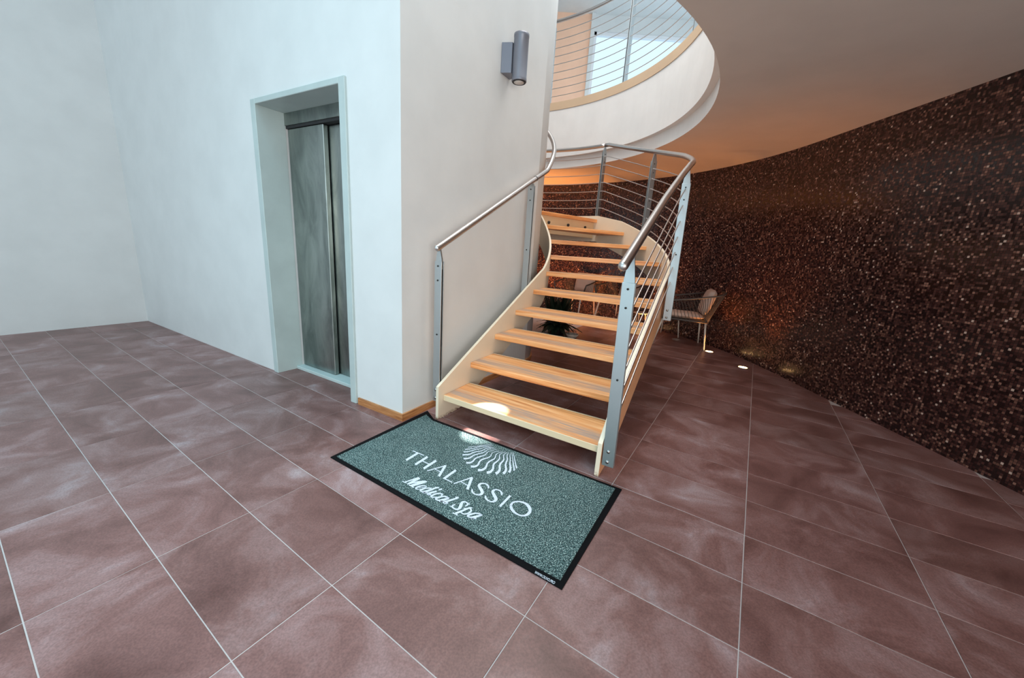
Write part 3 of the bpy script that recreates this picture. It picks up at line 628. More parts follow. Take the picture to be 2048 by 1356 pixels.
# the back corner nearest the wall rides up a little
F = []
for a, b in ((0, 5), (5, 10), (10, 15)):
    F += [[a + i, a + (i + 1) % n, b + (i + 1) % n, b + i] for i in range(n)]
F += [[15 + i, 15 + (i + 1) % n, (i + 1) % n, i] for i in range(n)]
mesh('rubber_border', V, F, M['rubber'], dm)
cx_, cy_ = sum(p_[0] for p_ in mati) / 5, sum(p_[1] for p_ in mati) / 5
V, F = prism([(cx_ + (x - cx_) * 0.9995, cy_ + (y - cy_) * 0.9995) for x, y in mati][::-1], 0.0005, 0.009); mesh('carpet', V, F, M['carpet'], dm)
LET={'name':["-5236 19078 -5240 19160 -4495 18671 -4497 18750","-4928 19018 -4828 18854 -5372 18208 -5272 18056","-4315 18688 -4211 18516 -4785 17852 -4682 17693","-3767 18366 -3666 18195 -4256 17541 -4155 17383","-4420 18098 -4420 18178 -4014 17875 -4013 17953","-3111 17919 -3083 17841 -3988 17310 -3958 17236","-3198 17928 -3066 17825 -3337 16930 -3211 16836","-3602 17445 -3597 17509 -3280 17241 -3274 17304","-2549 17585 -2458 17432 -3012 16811 -2920 16670","-3042 16726 -3035 16804 -2514 16407 -2504 16483","-1573 17025 -1545 16941 -2438 16393 -2408 16314","-1658 16995 -1520 16928 -1758 15999 -1627 15939","-2084 16503 -2072 16571 -1730 16253 -1717 16319","508 14969 400 15037 521 15031 425 15097 540 15111 465 15189 572 15177 528 15275 629 15223 609 15323 709 15259 701 15353 799 15276 801 15367 894 15268 905 15365 994 15239 1015 15348 1081 15190 1120 15312 1145 15119 1211 15253 1195 15031 1291 15175 1233 14945 1356 15080 1259 14870 1397 14971 1275 14799 1417 14848 1278 14740 1411 14718 1263 14682 1374 14597 1230 14613 1316 14495 1186 14550 1245 14416 1133 14496 1165 14367 1067 14449 1078 14340 992 14425 988 14333 915 14433 900 14348 832 14466 809 14380 753 14520 718 14428 684 14594 632 14490 622 14687 547 14569 575 14776 474 14665 546 14859 430 14782 526 14953 409 14898 512 15028 397 14978","-666 16132 -727 16175 -655 16163 -722 16206 -641 16216 -717 16244 -638 16290 -719 16267 -658 16360 -728 16294 -687 16418 -747 16336 -720 16469 -770 16378 -755 16507 -793 16411 -793 16537 -819 16441 -834 16559 -849 16465 -874 16572 -880 16480 -915 16577 -914 16488 -958 16578 -952 16487 -1005 16577 -993 16477 -1056 16572 -1034 16459 -1105 16557 -1066 16433 -1148 16530 -1083 16402 -1185 16489 -1092 16368 -1213 16433 -1093 16344 -1224 16361 -1090 16340 -1217 16287 -1088 16334 -1199 16218 -1081 16312 -1172 16151 -1064 16274 -1141 16090 -1036 16223 -1111 16031 -1004 16165 -1083 15975 -974 16110 -1058 15922 -942 16053 -1040 15878 -913 15990 -1031 15845 -890 15929 -1028 15825 -874 15862 -1026 15816 -870 15786 -1023 15806 -884 15716 -1022 15785 -910 15660 -1026 15759 -945 15618 -1041 15730 -985 15589 -1065 15700 -1029 15572 -1095 15677 -1076 15563 -1129 15666 -1123 15566 -1169 15665 -1170 15577 -1212 15672 -1217 15591 -1253 15686 -1261 15606 -1292 15708 -1307 15624 -1325 15736 -1352 15651 -1353 15772 -1394 15690 -1377 15816 -1431 15735 -1396 15856 -1461 15781 -1405 15881 -1482 15826 -1410 15898 -1495 15872 -1413 15915 -1500 15921 -1416 15937 -1496 15969 -1416 15969 -1486 16007 -1415 15995 -1478 16032","14 15701 -44 15743 26 15727 -39 15772 43 15774 -35 15805 50 15840 -35 15826 37 15904 -40 15847 14 15957 -52 15884 -15 16005 -69 15922 -48 16045 -90 15957 -86 16080 -118 15992 -128 16109 -150 16021 -171 16128 -185 16042 -216 16141 -223 16057 -261 16147 -261 16061 -303 16147 -294 16053 -345 16140 -324 16035 -387 16124 -348 16009 -429 16098 -368 15975 -470 16059 -381 15937 -504 15994 -381 15918 -512 15907 -377 15921 -501 15836 -372 15905 -484 15774 -361 15870 -462 15713 -345 15829 -436 15655 -321 15779 -412 15600 -295 15724 -389 15546 -270 15672 -368 15495 -243 15618 -352 15449 -219 15561 -340 15412 -200 15509 -335 15394 -184 15446 -333 15396 -182 15362 -330 15389 -203 15287 -334 15362 -234 15234 -346 15329 -270 15195 -363 15295 -310 15168 -386 15262 -354 15148 -414 15239 -401 15139 -447 15231 -447 15140 -486 15235 -493 15150 -527 15249 -540 15166 -569 15274 -589 15187 -610 15309 -639 15214 -645 15346 -687 15249 -669 15383 -726 15293 -689 15425 -759 15342 -705 15462 -784 15390 -712 15483 -801 15438 -715 15500 -808 15484 -718 15518 -808 15525 -721 15536 -802 15564 -723 15559 -792 15595 -723 15580 -784 15613","385 15770 463 15665 -87 14941 -10 14844"],
'sub':["-4974 16247 -4976 16319 -4735 16124 -4736 16195","-4800 16187 -4842 16268 -4742 16234 -4784 16316 -4656 16301 -4698 16386 -4556 16372 -4599 16464 -4436 16444 -4484 16550 -4303 16518 -4358 16642 -4206 16572 -4265 16710","-4215 16675 -4154 16563 -4281 16612 -4213 16489 -4374 16522 -4297 16385 -4467 16422 -4386 16282 -4551 16312 -4479 16190 -4632 16196 -4575 16101 -4690 16112 -4644 16037","-4644 16047 -4669 16104 -4539 16098 -4570 16168 -4390 16171 -4426 16259 -4236 16238 -4274 16341 -4087 16285 -4122 16393 -3936 16326 -3968 16433 -3826 16354 -3857 16460","-3782 16412 -3751 16327 -3866 16389 -3823 16274 -3988 16354 -3927 16198 -4118 16301 -4042 16118 -4253 16217 -4172 16035 -4390 16118 -4312 15948 -4489 16046 -4414 15886","-4575 15992 -4571 16070 -4288 15818 -4284 15894","-4065 15855 -4074 15889 -4015 15861 -4024 15896 -3944 15869 -3954 15907 -3876 15879 -3887 15919 -3821 15888 -3834 15931 -3771 15898 -3785 15945 -3730 15913 -3749 15961 -3702 15933 -3729 15980 -3684 15964 -3722 15995 -3693 16018 -3719 15984 -3726 16049 -3730 15992 -3767 16068 -3763 16007 -3815 16079 -3804 16014 -3866 16080 -3849 16010 -3923 16073 -3899 15997 -3981 16057 -3949 15974 -4037 16030 -3996 15940 -4092 15996 -4042 15896 -4139 15959 -4081 15854 -4175 15922 -4111 15818 -4203 15882 -4132 15789 -4218 15830 -4139 15778 -4200 15758 -4146 15795 -4159 15716 -4150 15790 -4115 15707 -4126 15773 -4055 15716 -4069 15770 -3982 15734 -3995 15778 -3929 15748 -3940 15784","-3433 15926 -3416 15842 -3503 15923 -3485 15838 -3603 15918 -3582 15831 -3702 15901 -3673 15810 -3787 15868 -3745 15767 -3865 15825 -3810 15711 -3923 15783 -3860 15664 -3954 15743 -3883 15642 -3965 15685 -3889 15649 -3938 15614 -3900 15674 -3899 15580 -3889 15661 -3851 15558 -3855 15640 -3797 15548 -3812 15630 -3742 15551 -3765 15636 -3681 15563 -3713 15655 -3615 15594 -3656 15686 -3545 15654 -3589 15739 -3474 15729 -3516 15807 -3423 15785 -3462 15858","-3074 15989 -3067 15905 -3109 16001 -3100 15907 -3165 16015 -3145 15907 -3232 16007 -3191 15892 -3294 15963 -3240 15852 -3354 15902 -3297 15792 -3419 15841 -3363 15728 -3490 15785 -3435 15668 -3566 15729 -3510 15608 -3636 15679 -3583 15556 -3704 15640 -3656 15517 -3770 15605 -3720 15489 -3776 15477 -3758 15575 -3701 15472 -3722 15571 -3604 15488 -3621 15567 -3529 15501 -3543 15566","-3039 15738 -3077 15832 -2897 15830 -2934 15925","-3149 15724 -3115 15628 -3203 15705 -3164 15598 -3281 15676 -3234 15554 -3360 15636 -3305 15506 -3441 15581 -3382 15453 -3521 15515 -3460 15398 -3569 15426 -3487 15395 -3482 15342 -3496 15447 -3401 15352 -3417 15438 -3339 15361 -3353 15433","-2853 15354 -2890 15423 -2830 15373 -2870 15446 -2798 15404 -2848 15474 -2782 15469 -2845 15466 -2821 15534 -2844 15454 -2869 15562 -2872 15475 -2927 15576 -2915 15486 -2996 15574 -2975 15481 -3075 15561 -3047 15463 -3153 15534 -3114 15434 -3219 15490 -3170 15390 -3278 15436 -3221 15335 -3322 15387 -3260 15288 -3346 15348 -3280 15264 -3356 15300 -3285 15264 -3337 15236 -3294 15287 -3303 15203 -3289 15281 -3263 15184 -3266 15266 -3215 15179 -3230 15258 -3154 15194 -3173 15264 -3086 15219 -3104 15280 -3037 15238 -3053 15292","-2441 15262 -2454 15198 -2480 15292 -2493 15222 -2537 15335 -2548 15254 -2599 15370 -2602 15278 -2652 15384 -2645 15288 -2703 15387 -2688 15292 -2761 15380 -2737 15286 -2827 15361 -2797 15264 -2897 15333 -2861 15232 -2962 15300 -2920 15197 -3018 15267 -2969 15160 -3068 15229 -3009 15122 -3103 15180 -3025 15101 -3093 15089 -3030 15134 -3051 15044 -3029 15130 -3010 15024 -3003 15111 -2966 15004 -2968 15097 -2910 14987 -2924 15090 -2843 14990 -2872 15096 -2768 15024 -2805 15125 -2688 15076 -2725 15169 -2616 15124 -2651 15212 -2560 15161 -2592 15244 -2513 15194 -2543 15271 -2479 15217 -2508 15291","-2469 15252 -2444 15194 -2531 15220 -2498 15142 -2619 15175 -2575 15071 -2701 15131 -2652 15008 -2775 15091 -2729 14967 -2844 15052 -2800 14938 -2881 14947 -2826 14999 -2801 14927 -2820 15019 -2719 14949 -2736 15023 -2656 14966 -2670 15027","-2176 15308 -2175 15394 -2012 15261 -2010 15346","-2080 15342 -2042 15239 -2152 15299 -2112 15192 -2255 15238 -2213 15126 -2366 15168 -2320 15053 -2491 15090 -2442 14971 -2621 15005 -2566 14885 -2703 14920 -2620 14848 -2609 14814 -2624 14925 -2503 14838 -2519 14924 -2421 14858 -2434 14926","-1629 14723 -1653 14775 -1597 14743 -1628 14808 -1551 14772 -1594 14853 -1512 14811 -1574 14889 -1494 14864 -1573 14898 -1497 14920 -1574 14903 -1512 14966 -1577 14917 -1534 15004 -1584 14936 -1563 15036 -1598 14958 -1595 15061 -1618 14980 -1630 15081 -1643 14998 -1669 15096 -1671 15011 -1711 15103 -1698 15011 -1754 15100 -1722 14994 -1798 15086 -1743 14966 -1842 15051 -1755 14936 -1873 14994 -1759 14902 -1893 14931 -1763 14854 -1908 14868 -1765 14804 -1914 14805 -1765 14763 -1915 14757 -1764 14710 -1916 14726 -1773 14643 -1920 14693 -1794 14585 -1925 14655 -1823 14538 -1935 14620 -1857 14500 -1950 14592 -1894 14474 -1969 14568 -1935 14457 -1993 14555 -1982 14454 -2026 14559 -2031 14467 -2067 14577 -2081 14491 -2106 14602 -2127 14519 -2139 14633 -2169 14550 -2165 14666 -2211 14589 -2175 14685 -2244 14642 -2174 14680 -2255 14709 -2172 14691 -2242 14760 -2164 14714 -2216 14797 -2141 14746 -2178 14824 -2107 14782 -2133 14844 -2081 14809 -2101 14858","-2323 14660 -2328 14719 -2205 14649 -2210 14708","-1546 14904 -1543 14979 -1440 14876 -1437 14951","-1291 14701 -1287 14642 -1326 14708 -1321 14637 -1379 14716 -1366 14628 -1443 14707 -1415 14608 -1506 14672 -1466 14572 -1570 14623 -1526 14523 -1635 14573 -1589 14470 -1694 14529 -1646 14422 -1753 14485 -1703 14373 -1816 14439 -1766 14323 -1889 14387 -1839 14270 -1965 14335 -1916 14218 -2021 14297 -1971 14181","-2135 14243 -2125 14309 -1877 14108 -1867 14173","-1679 14574 -1687 14632 -1520 14589 -1528 14648","-1422 14597 -1388 14664 -1399 14568 -1362 14638 -1372 14530 -1324 14596 -1361 14505 -1291 14535 -1363 14489 -1285 14465 -1369 14461 -1297 14401 -1385 14428 -1324 14345 -1415 14391 -1367 14299 -1458 14350 -1420 14260 -1503 14316 -1473 14230 -1543 14294 -1520 14210 -1582 14280 -1569 14199 -1621 14277 -1622 14201 -1670 14293 -1680 14225 -1724 14323 -1737 14262 -1765 14346 -1778 14289","-787 14258 -801 14208 -819 14285 -836 14226 -868 14322 -884 14251 -924 14353 -936 14272 -977 14372 -983 14287 -1034 14382 -1033 14298 -1097 14382 -1086 14297 -1164 14369 -1143 14278 -1232 14346 -1204 14246 -1297 14318 -1263 14212 -1357 14288 -1317 14179 -1412 14253 -1366 14145 -1455 14212 -1395 14120 -1476 14157 -1401 14118 -1462 14087 -1409 14134 -1424 14052 -1406 14128 -1378 14035 -1374 14114 -1319 14025 -1324 14106 -1249 14029 -1264 14111 -1173 14057 -1195 14137 -1091 14098 -1115 14177 -1013 14136 -1035 14216 -942 14167 -961 14244 -875 14196 -892 14268 -827 14216 -843 14284","-831 14253 -815 14200 -912 14221 -891 14150 -1026 14176 -997 14081 -1128 14133 -1094 14022 -1205 14094 -1174 13987 -1270 14057 -1239 13966 -1285 13955 -1267 14030 -1215 13954 -1221 14025 -1111 13967 -1118 14029 -1032 13978 -1038 14033"],
'shell':["-2172 19862 -2183 19919 -2039 19912 -2049 19967 -1847 19984 -1856 20035 -1648 20061 -1656 20109 -1466 20135 -1473 20181 -1282 20212 -1289 20255 -1116 20285 -1122 20324 -982 20347 -988 20382 -871 20401 -876 20434 -793 20440 -798 20470","-2297 19585 -2313 19665 -2177 19630 -2192 19707 -2005 19697 -2019 19769 -1833 19775 -1848 19841 -1694 19863 -1710 19925 -1563 19960 -1576 20018 -1425 20043 -1435 20099 -1281 20094 -1288 20146 -1134 20129 -1139 20177 -996 20169 -1002 20212 -876 20223 -882 20261 -771 20280 -777 20313 -696 20322 -701 20351","-2345 19304 -2361 19406 -2271 19318 -2286 19417 -2162 19343 -2179 19435 -2043 19390 -2064 19475 -1927 19472 -1950 19550 -1806 19575 -1827 19649 -1689 19666 -1707 19737 -1589 19722 -1603 19790 -1496 19764 -1508 19828 -1402 19813 -1414 19871 -1315 19876 -1328 19928 -1232 19943 -1243 19991 -1136 20001 -1144 20045 -1010 20043 -1015 20082 -872 20075 -876 20109 -771 20098 -774 20127","-2360 18967 -2381 19105 -2280 18981 -2300 19115 -2165 19002 -2185 19130 -2061 19032 -2085 19153 -1997 19068 -2028 19180 -1950 19111 -1985 19214 -1901 19162 -1937 19257 -1853 19219 -1889 19309 -1806 19282 -1838 19369 -1737 19346 -1761 19434 -1631 19404 -1649 19490 -1501 19464 -1518 19545 -1373 19541 -1392 19614 -1265 19643 -1286 19709 -1165 19758 -1186 19819 -1076 19854 -1093 19912 -1010 19907 -1022 19962 -956 19937 -965 19988 -892 19968 -899 20014 -804 20007 -809 20047 -708 20045 -712 20079 -637 20073 -640 20102","-2240 18567 -2265 18729 -2191 18577 -2216 18735 -2120 18593 -2146 18745 -2047 18618 -2077 18762 -1985 18652 -2020 18787 -1925 18694 -1964 18820 -1867 18749 -1913 18862 -1821 18821 -1873 18918 -1784 18898 -1835 18989 -1746 18966 -1792 19059 -1716 19010 -1755 19105 -1686 19046 -1717 19141 -1624 19100 -1649 19192 -1505 19183 -1527 19271 -1355 19282 -1375 19365 -1227 19375 -1249 19452 -1161 19445 -1186 19511 -1126 19505 -1152 19561 -1091 19567 -1116 19617 -1057 19635 -1080 19679 -1025 19703 -1043 19747 -963 19771 -974 19816 -838 19844 -845 19884 -681 19916 -686 19949 -564 19968 -568 19997","-2047 18176 -2066 18355 -1997 18180 -2016 18354 -1923 18187 -1947 18354 -1849 18209 -1884 18367 -1790 18250 -1837 18394 -1737 18305 -1793 18435 -1689 18379 -1754 18487 -1653 18475 -1724 18559 -1627 18575 -1696 18654 -1599 18659 -1660 18750 -1568 18717 -1618 18819 -1532 18767 -1574 18872 -1484 18819 -1519 18925 -1422 18874 -1452 18977 -1349 18929 -1376 19028 -1275 18986 -1300 19080 -1206 19038 -1229 19127 -1137 19092 -1161 19173 -1076 19160 -1106 19227 -1038 19248 -1074 19294 -1017 19340 -1051 19379 -991 19421 -1020 19464 -962 19481 -984 19527 -928 19535 -944 19582 -863 19599 -874 19643 -739 19687 -747 19726 -585 19784 -591 19816 -469 19855 -475 19883","-1754 17843 -1773 18044 -1696 17847 -1715 18044 -1611 17855 -1635 18044 -1527 17880 -1566 18058 -1462 17928 -1518 18089 -1407 17992 -1475 18133 -1363 18073 -1443 18181 -1339 18169 -1430 18230 -1334 18258 -1423 18305 -1325 18333 -1408 18398 -1308 18404 -1384 18484 -1287 18477 -1355 18568 -1258 18544 -1316 18647 -1223 18601 -1270 18712 -1178 18653 -1217 18766 -1121 18708 -1153 18820 -1049 18762 -1075 18872 -964 18817 -990 18921 -887 18879 -915 18973 -829 18945 -862 19027 -784 19014 -819 19084 -748 19090 -788 19141 -732 19168 -774 19193 -730 19238 -769 19255 -722 19302 -757 19329 -708 19370 -737 19401 -687 19437 -709 19477 -640 19505 -653 19549 -538 19577 -546 19617 -408 19647 -413 19680 -309 19698 -314 19725","-1332 17536 -1354 17758 -1278 17543 -1300 17760 -1199 17557 -1228 17765 -1117 17590 -1163 17784 -1047 17650 -1112 17823 -986 17726 -1061 17879 -935 17816 -1022 17939 -905 17918 -1002 17996 -891 18016 -990 18070 -882 18105 -977 18153 -875 18182 -967 18224 -870 18246 -957 18301 -859 18307 -934 18390 -832 18376 -897 18475 -794 18452 -851 18557 -748 18528 -795 18638 -689 18599 -728 18711 -619 18671 -656 18777 -558 18748 -599 18839 -520 18823 -568 18892 -498 18896 -548 18944 -482 18978 -532 19007 -475 19074 -522 19088 -473 19169 -517 19186 -463 19251 -499 19285 -440 19315 -467 19361 -406 19374 -426 19422 -356 19439 -371 19484 -280 19518 -291 19557 -190 19600 -198 19632 -122 19660 -129 19686","-844 17350 -886 17582 -794 17373 -836 17599 -718 17412 -769 17624 -640 17480 -715 17661 -582 17579 -677 17721 -536 17695 -640 17805 -504 17824 -614 17889 -497 17956 -607 17967 -505 18072 -611 18069 -509 18162 -610 18182 -504 18227 -598 18277 -496 18283 -580 18359 -478 18343 -547 18445 -441 18413 -497 18527 -387 18494 -439 18602 -335 18585 -389 18679 -293 18682 -349 18759 -257 18783 -314 18843 -233 18893 -291 18922 -233 19001 -287 18994 -246 19093 -296 19081 -252 19173 -297 19179 -247 19249 -287 19269 -236 19321 -266 19357 -202 19398 -221 19444 -123 19486 -134 19528 -18 19577 -25 19610 62 19643 56 19669","-357 17326 -433 17546 -323 17362 -398 17575 -270 17421 -353 17615 -216 17506 -317 17660 -177 17610 -291 17722 -149 17725 -266 17803 -131 17850 -251 17879 -137 17970 -251 17941 -153 18063 -262 18029 -161 18139 -268 18144 -157 18219 -256 18259 -145 18308 -237 18369 -127 18392 -207 18477 -99 18464 -165 18569 -59 18541 -120 18643 -22 18629 -86 18709 2 18718 -65 18771 16 18804 -50 18834 21 18900 -42 18899 10 18998 -46 18974 -8 19087 -59 19064 -18 19167 -65 19164 -16 19241 -57 19257 -6 19315 -40 19343 15 19388 -9 19427 59 19464 44 19503 117 19540 107 19571 161 19595 154 19619","49 17391 -44 17570 77 17436 -15 17609 118 17509 22 17660 158 17605 50 17714 182 17710 68 17775 197 17820 82 17853 201 17942 89 17933 187 18060 84 18014 166 18164 67 18118 153 18256 57 18244 154 18350 63 18369 163 18456 78 18487 174 18560 96 18601 189 18645 119 18697 209 18733 143 18775 222 18844 157 18852 215 18968 155 18950 198 19088 144 19069 188 19193 139 19189 189 19273 146 19286 197 19346 161 19368 209 19418 180 19444 228 19491 207 19517 253 19561 237 19583 271 19612 259 19629","368 17569 256 17675 385 17629 276 17729 411 17724 303 17800 431 17845 321 17876 433 17972 327 17966 426 18101 327 18081 416 18224 323 18195 401 18326 316 18287 385 18413 305 18380 374 18498 299 18490 375 18593 307 18604 382 18703 320 18713 384 18832 329 18829 375 18972 326 18960 360 19117 318 19105 349 19253 313 19248 346 19374 318 19375 348 19487 327 19489 349 19569 334 19570","627 17821 536 17809 624 17890 537 17878 620 17992 537 17976 611 18104 535 18079 597 18209 526 18176 579 18314 514 18282 563 18420 502 18396 552 18523 495 18505 542 18629 491 18613 531 18744 485 18728 518 18858 477 18843 504 18977 468 18963 489 19118 458 19106 470 19303 445 19294 449 19510 430 19503 434 19664 419 19658","757 18077 679 18035 741 18171 668 18133 717 18311 651 18276 690 18475 632 18444 662 18651 612 18625 633 18849 588 18827 602 19057 565 19039 572 19279 543 19266 542 19507 521 19498 520 19675 506 19668"],
}
def glyph(name, strokes, lift, label=None):
    V, F = [], []
    for si, s_ in enumerate(strokes):
        a = [float(x) / 1e4 for x in s_.split()]; z = lift + si * 0.00002; k0 = len(V); m_ = len(a) // 4
        for i in range(m_): V += [(a[4 * i], a[4 * i + 1], z), (a[4 * i + 2], a[4 * i + 3], z)]
        F += [[k0 + 2 * i, k0 + 2 * i + 1, k0 + 2 * i + 3, k0 + 2 * i + 2] for i in range(m_ - 1)]
    me = bpy.data.meshes.new(name); me.from_pydata(V, [], F)
    bm = bmesh.new(); bm.from_mesh(me)
    for f in bm.faces:
        f.normal_update()
        if f.normal.z < 0: f.normal_flip()
    bm.to_mesh(me); bm.free(); o = link(name, me, M['print'], dm)
    if label: o['label'] = label
    return o
glyph('lettering', LET['name'], 0.0098, 'large white capitals THALASSIO')
glyph('lettering', LET['sub'], 0.0098, 'white slanted script Medical Spa')
glyph('shell_emblem', LET['shell'], 0.0098, 'white fan of wavy shell ribs')
tc_ = bpy.data.curves.new('border_print', 'FONT'); tc_.body = 'WWW.OLIVO.PRO'; tc_.size = 1.0; tc_.offset = 0.012
to = bpy.data.objects.new('border_print_curve', tc_); COL.objects.link(to); bpy.context.view_layer.update()
tm = bpy.data.meshes.new_from_object(to.evaluated_get(bpy.context.evaluated_depsgraph_get())); bpy.data.objects.remove(to)
xs = [v_.co.x for v_ in tm.vertices]; ys = [v_.co.y for v_ in tm.vertices]; x0_, x1_, y0_, y1_ = min(xs), max(xs), min(ys), max(ys)
pa, pb = Vector((0.1395, 1.1405)), Vector((0.2095, 1.0985)); ax = pb - pa; ay = Vector((-ax.y, ax.x)).normalized() * 0.0125
for v_ in tm.vertices:
    q = pa + ax * ((v_.co.x - x0_) / (x1_ - x0_)) + ay * ((v_.co.y - y0_) / (y1_ - y0_)); v_.co = (q.x, q.y, 0.0064)
tm.materials.clear(); bp = link('border_print', tm, M['print'], dm); bp['label'] = 'small white web address on the border'

# ------------------------------------------------------------------ floor uplights along the mosaic wall
UPL = [(qp(3.63, radians(a)), on) for a, on in ((10.5, 1), (20.9, 0), (31.3, 1), (41.7, 1), (52.1, 1), (62.5, 1), (73.0, 1), (83.4, 1), (0, 1))]
UPN = {0: 'lit round floor uplight beside the leg of the rope armchair at the right', 1: 'unlit round floor uplight beneath the rope armchair at the right',
       2: 'lit floor uplight whose glow shows under the outer stringer, behind the middle rope armchair', 8: 'lit floor uplight on the open floor right of the rope armchair, nearest to the viewer'}
for n_, ((x, y), on) in enumerate(UPL):
    lab = UPN.get(n_, 'lit round floor uplight hidden behind the stair treads, along the mosaic wall')
    u = empty('floor_uplight', lab, 'uplight', (x, y, 0), 'uplights behind the stairs' if 2 < n_ < 8 else None)
    V, F = lathe([(0.060, 0.0), (0.060, 0.004), (0.050, 0.006), (0.046, 0.003), (0.046, 0.0)], 24, (x, y, 0)); mesh('bezel', V, F, M['bolt'], u, True)
    V, F = lathe([(0.001, 0.0035), (0.045, 0.0035), (0.045, 0.0)], 24, (x, y, 0)); mesh('lens', V, F, M['glow'] if on else M['lens'], u)
    if on:
        d = bpy.data.lights.new('uplight_lamp', 'SPOT'); d.energy = UP_W * (0.40 if n_ == 0 else 0.5 if n_ == 8 else 1.0 if n_ < 4 else 2.2); d.color = (1.0, 0.36, 0.09); d.spot_size = radians(84); d.spot_blend = 0.85; d.shadow_soft_size = 0.04
        lo = bpy.data.objects.new('uplight_lamp', d); COL.objects.link(lo); lo.parent = u; lo.location = (0, 0, 0.02); lo.rotation_euler = (pi, 0, 0)

# ------------------------------------------------------------------ rope armchairs (local: back at +x, seat front at -x)
def make_chair():
    t_ = empty('rope_armchair', '', 'armchair')
    hw = 0.29
    # lower seat frame, upper rail
    low = [(-0.35, -0.25, 0.385), (0.20, -0.25, 0.375), (0.23, -0.20, 0.375), (0.23, 0.20, 0.375), (0.20, 0.25, 0.375), (-0.35, 0.25, 0.385)]
    V, F = tube(low + [low[0]], 0.011, 8); mesh('seat_frame', V, F, M['frame'], t_, True)
    up = []
    for i in range(33):
        s_ = i / 32
        if s_ < 0.34: q = s_ / 0.34; up.append((-0.37 + 0.67 * q, -0.32, 0.625 + 0.12 * q ** 1.3))
        elif s_ > 0.66: q = (1 - s_) / 0.34; up.append((-0.37 + 0.67 * q, 0.32, 0.625 + 0.12 * q ** 1.3))
        else:
            q = (s_ - 0.34) / 0.32; an = -pi / 2 + pi * q; up.append((0.30 + 0.10 * cos(an), 0.32 * sin(an), 0.745 + 0.03 * cos(an)))
    full = [(-0.35, -0.25, 0.385), (-0.375, -0.30, 0.56)] + up + [(-0.375, 0.30, 0.56), (-0.35, 0.25, 0.385)]
    V, F = tube(full, 0.012, 8); mesh('arm_rail', V, F, M['frame'], t_, True)
    # ropes from rail down to the frame
    L_ = []
    def at(path_, s_):
        f = s_ * (len(path_) - 1); i = min(int(f), len(path_) - 2); return Vector(path_[i]).lerp(Vector(path_[i + 1]), f - i)
    NR = 58
    for i in range(NR):
        s_ = (i + 0.5) / NR; a = at(up, s_); b = at(low, s_)
        L_.append(tube([tuple(a), tuple(b)], 0.0035, 5, caps=False))
    for i in range(14):
        yy = -0.24 + 0.48 * i / 13; L_.append(tube([(-0.34, yy, 0.383), (0.22, yy, 0.376)], 0.0035, 5, caps=False))
    V, F = merge(*L_); mesh('rope_weave', V, F, M['rope'], t_, True)
    for sx_, sy_, fx, fy in ((-0.33, -0.22, -0.42, -0.24), (-0.33, 0.22, -0.42, 0.24), (0.20, -0.22, 0.235, -0.245), (0.20, 0.22, 0.235, 0.245)):
        V, F = tube([(sx_, sy_, 0.375), (fx, fy, 0.0)], [0.013, 0.009], 10); mesh('leg', V, F, M['leg'], t_, True)
    def pillow(dx, dy, dz, n=10):
        bm = bmesh.new(); bmesh.ops.create_grid(bm, x_segments=n, y_segments=n, size=0.5)
        top = [v_.co.copy() for v_ in bm.verts]; bm.free(); V = []; F = []
        for sgn in (1, -1):
            for c_ in top:
                e_ = (1 - (2 * c_.x) ** 4) * (1 - (2 * c_.y) ** 4); V.append((c_.x * dx * (1 - 0.03 * (1 - e_)), c_.y * dy * (1 - 0.03 * (1 - e_)), sgn * dz / 2 * max(0.0, e_) ** 0.45))
        m_ = n + 1
        for sgn in (0, 1):
            for i in range(n):
                for j in range(n):
                    a = sgn * m_ * m_ + i * m_ + j; F.append([a, a + 1, a + m_ + 1, a + m_])
        return V, F
    pv = pillow(0.52, 0.46, 0.07); sc = mesh('seat_cushion', *xf(pv, Matrix.Translation((-0.06, 0, 0.43))), M['cushion'], t_, True)
    pv = pillow(0.36, 0.40, 0.12); mesh('back_cushion', *xf(pv, Matrix.Translation((0.21, 0, 0.63)) @ Matrix.Rotation(radians(-74), 4, 'Y') ), M['cushion'], t_, True)
    return t_
ch0 = make_chair()
def copy_tree(o, parent=None):
    c_ = o.copy(); COL.objects.link(c_); c_.parent = parent
    for ch in list(o.children): copy_tree(ch, c_)
    return c_
spots = [((2.41, 5.15), radians(-17), 'rope armchair with beige cushions right of the stairs, lit by a floor uplight'),
         ((1.17, 6.90), radians(53), 'left one of the two rope armchairs with beige cushions behind the treads'),
         ((1.86, 6.50), radians(40), 'beige cushioned rope armchair behind the treads, half hidden by the right newel post')]
for i, ((x, y), rz, lab) in enumerate(spots):
    c_ = ch0 if i == 0 else copy_tree(ch0)
    c_.location = (x, y, 0); c_.rotation_euler = (0, 0, rz); c_['label'] = lab; c_['group'] = 'rope armchairs along the mosaic wall'

def side_table(x, y, h, r, lab):
    t_ = empty('side_table', lab, 'side table')
    V, F = lathe([(0.001, h), (r, h), (r + 0.004, h - 0.006), (r, h - 0.014), (0.001, h - 0.015)][::-1], 32); mesh('table_top', V, F, M['leg'], t_)
    for q in range(3):
        a = 2 * pi * q / 3 - 0.594; V, F = tube([(r * 0.72 * cos(a), r * 0.72 * sin(a), h - 0.015), (r * 0.91 * cos(a), r * 0.91 * sin(a), 0)], [0.011, 0.008], 8); mesh('leg', V, F, M['leg'], t_, True)
    t_.location = (x, y, 0); return t_
side_table(2.12, 6.20, 0.26, 0.11, 'low pale side table behind the stair railing, between the armchairs')
side_table(2.36, 5.69, 0.34, 0.22, 'small pale side table half hidden behind the armchair at the right')

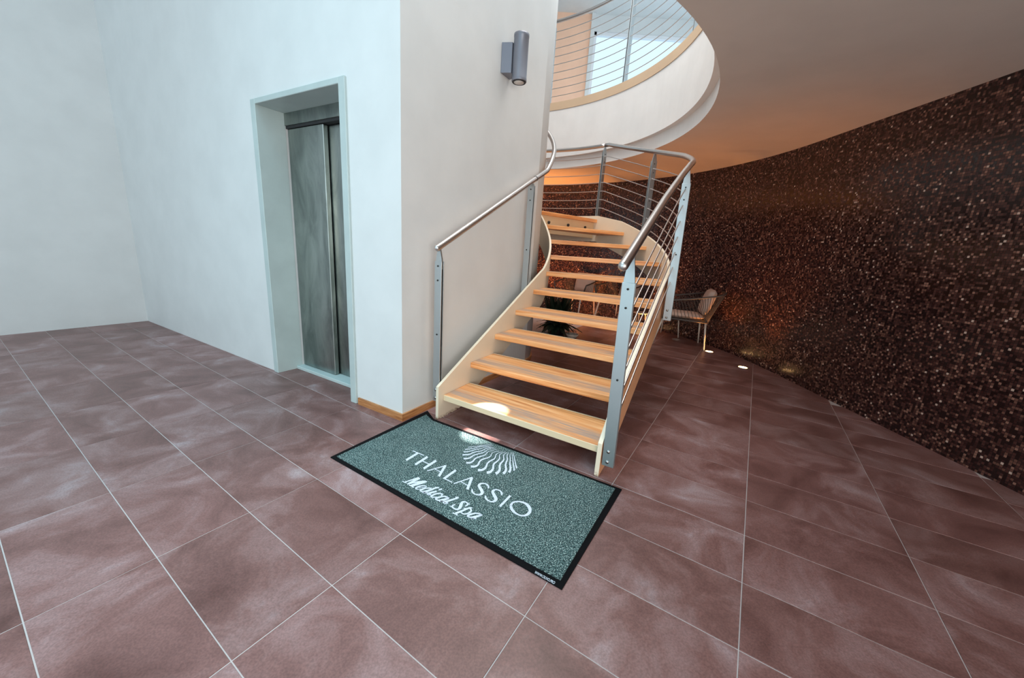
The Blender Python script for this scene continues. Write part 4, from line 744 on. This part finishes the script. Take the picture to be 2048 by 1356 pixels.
# ------------------------------------------------------------------ plants under the stairs
pl = empty('potted_plant', 'dark leafy potted plant under the stairs, seen between the treads', 'plant', (0.62, 5.25, 0))
V, F = lathe([(0.10, 0), (0.14, 0.18), (0.15, 0.2), (0.14, 0.2), (0.12, 0.17), (0.001, 0.17)], 24, (0.62, 5.25, 0)); mesh('pot', V, F, M['potdark'], pl, True)
L_ = []; rnd = random.Random(3)
for i in range(230):
    a = rnd.uniform(0, 2 * pi); el = rnd.uniform(-0.1, 1.25); ln = rnd.uniform(0.14, 0.36) * (1.0 if el < 0.9 else 1.5); wd_ = rnd.uniform(0.02, 0.04)
    b = Vector((0.62 + 0.07 * cos(a) * rnd.random(), 5.25 + 0.07 * sin(a) * rnd.random(), 0.17)); d = Vector((cos(a) * cos(el), sin(a) * cos(el), sin(el))); s_ = Vector((-sin(a), cos(a), 0))
    V = []; F = []
    for q in range(6):
        f = q / 5; c_ = b + d * ln * f + Vector((0, 0, -0.10 * f * f * (1.2 - el))); ww = wd_ * sin(pi * min(0.98, 0.08 + f * 0.9)) 
        V += [tuple(c_ - s_ * ww), tuple(c_ + Vector((0, 0, 0.004))), tuple(c_ + s_ * ww)]
    for q in range(5):
        for k in (0, 1): F.append([3 * q + k, 3 * q + k + 1, 3 * q + 4 + k, 3 * q + 3 + k])
    L_.append((V, F))
V, F = merge(*L_); fo = mesh('foliage', V, F, M['leaf'], pl, recalc=False)
bo = empty('pebble_bowl', 'pale round bowl of pebbles on the floor under the stairs, beside the dark plant', 'bowl', (0.83, 5.08, 0))
V, F = lathe([(0.05, 0), (0.085, 0.04), (0.095, 0.06), (0.088, 0.062), (0.075, 0.045), (0.001, 0.04)], 28, (0.83, 5.08, 0)); mesh('bowl_shell', V, F, M['pot'], bo, True)
L_ = []
for i in range(14):
    bm = bmesh.new(); bmesh.ops.create_icosphere(bm, subdivisions=1, radius=0.014)
    a = rnd.uniform(0, 2 * pi); r_ = rnd.uniform(0, 0.055)
    V = [(v_.co.x + 0.83 + r_ * cos(a), v_.co.y + 5.08 + r_ * sin(a), v_.co.z * 0.7 + 0.052) for v_ in bm.verts]; F = [[v_.index for v_ in f.verts] for f in bm.faces]; bm.free(); L_.append((V, F))
V, F = merge(*L_); pb_ = mesh('pebbles', V, F, M['pebble'], bo, True); pb_['kind'] = 'stuff'
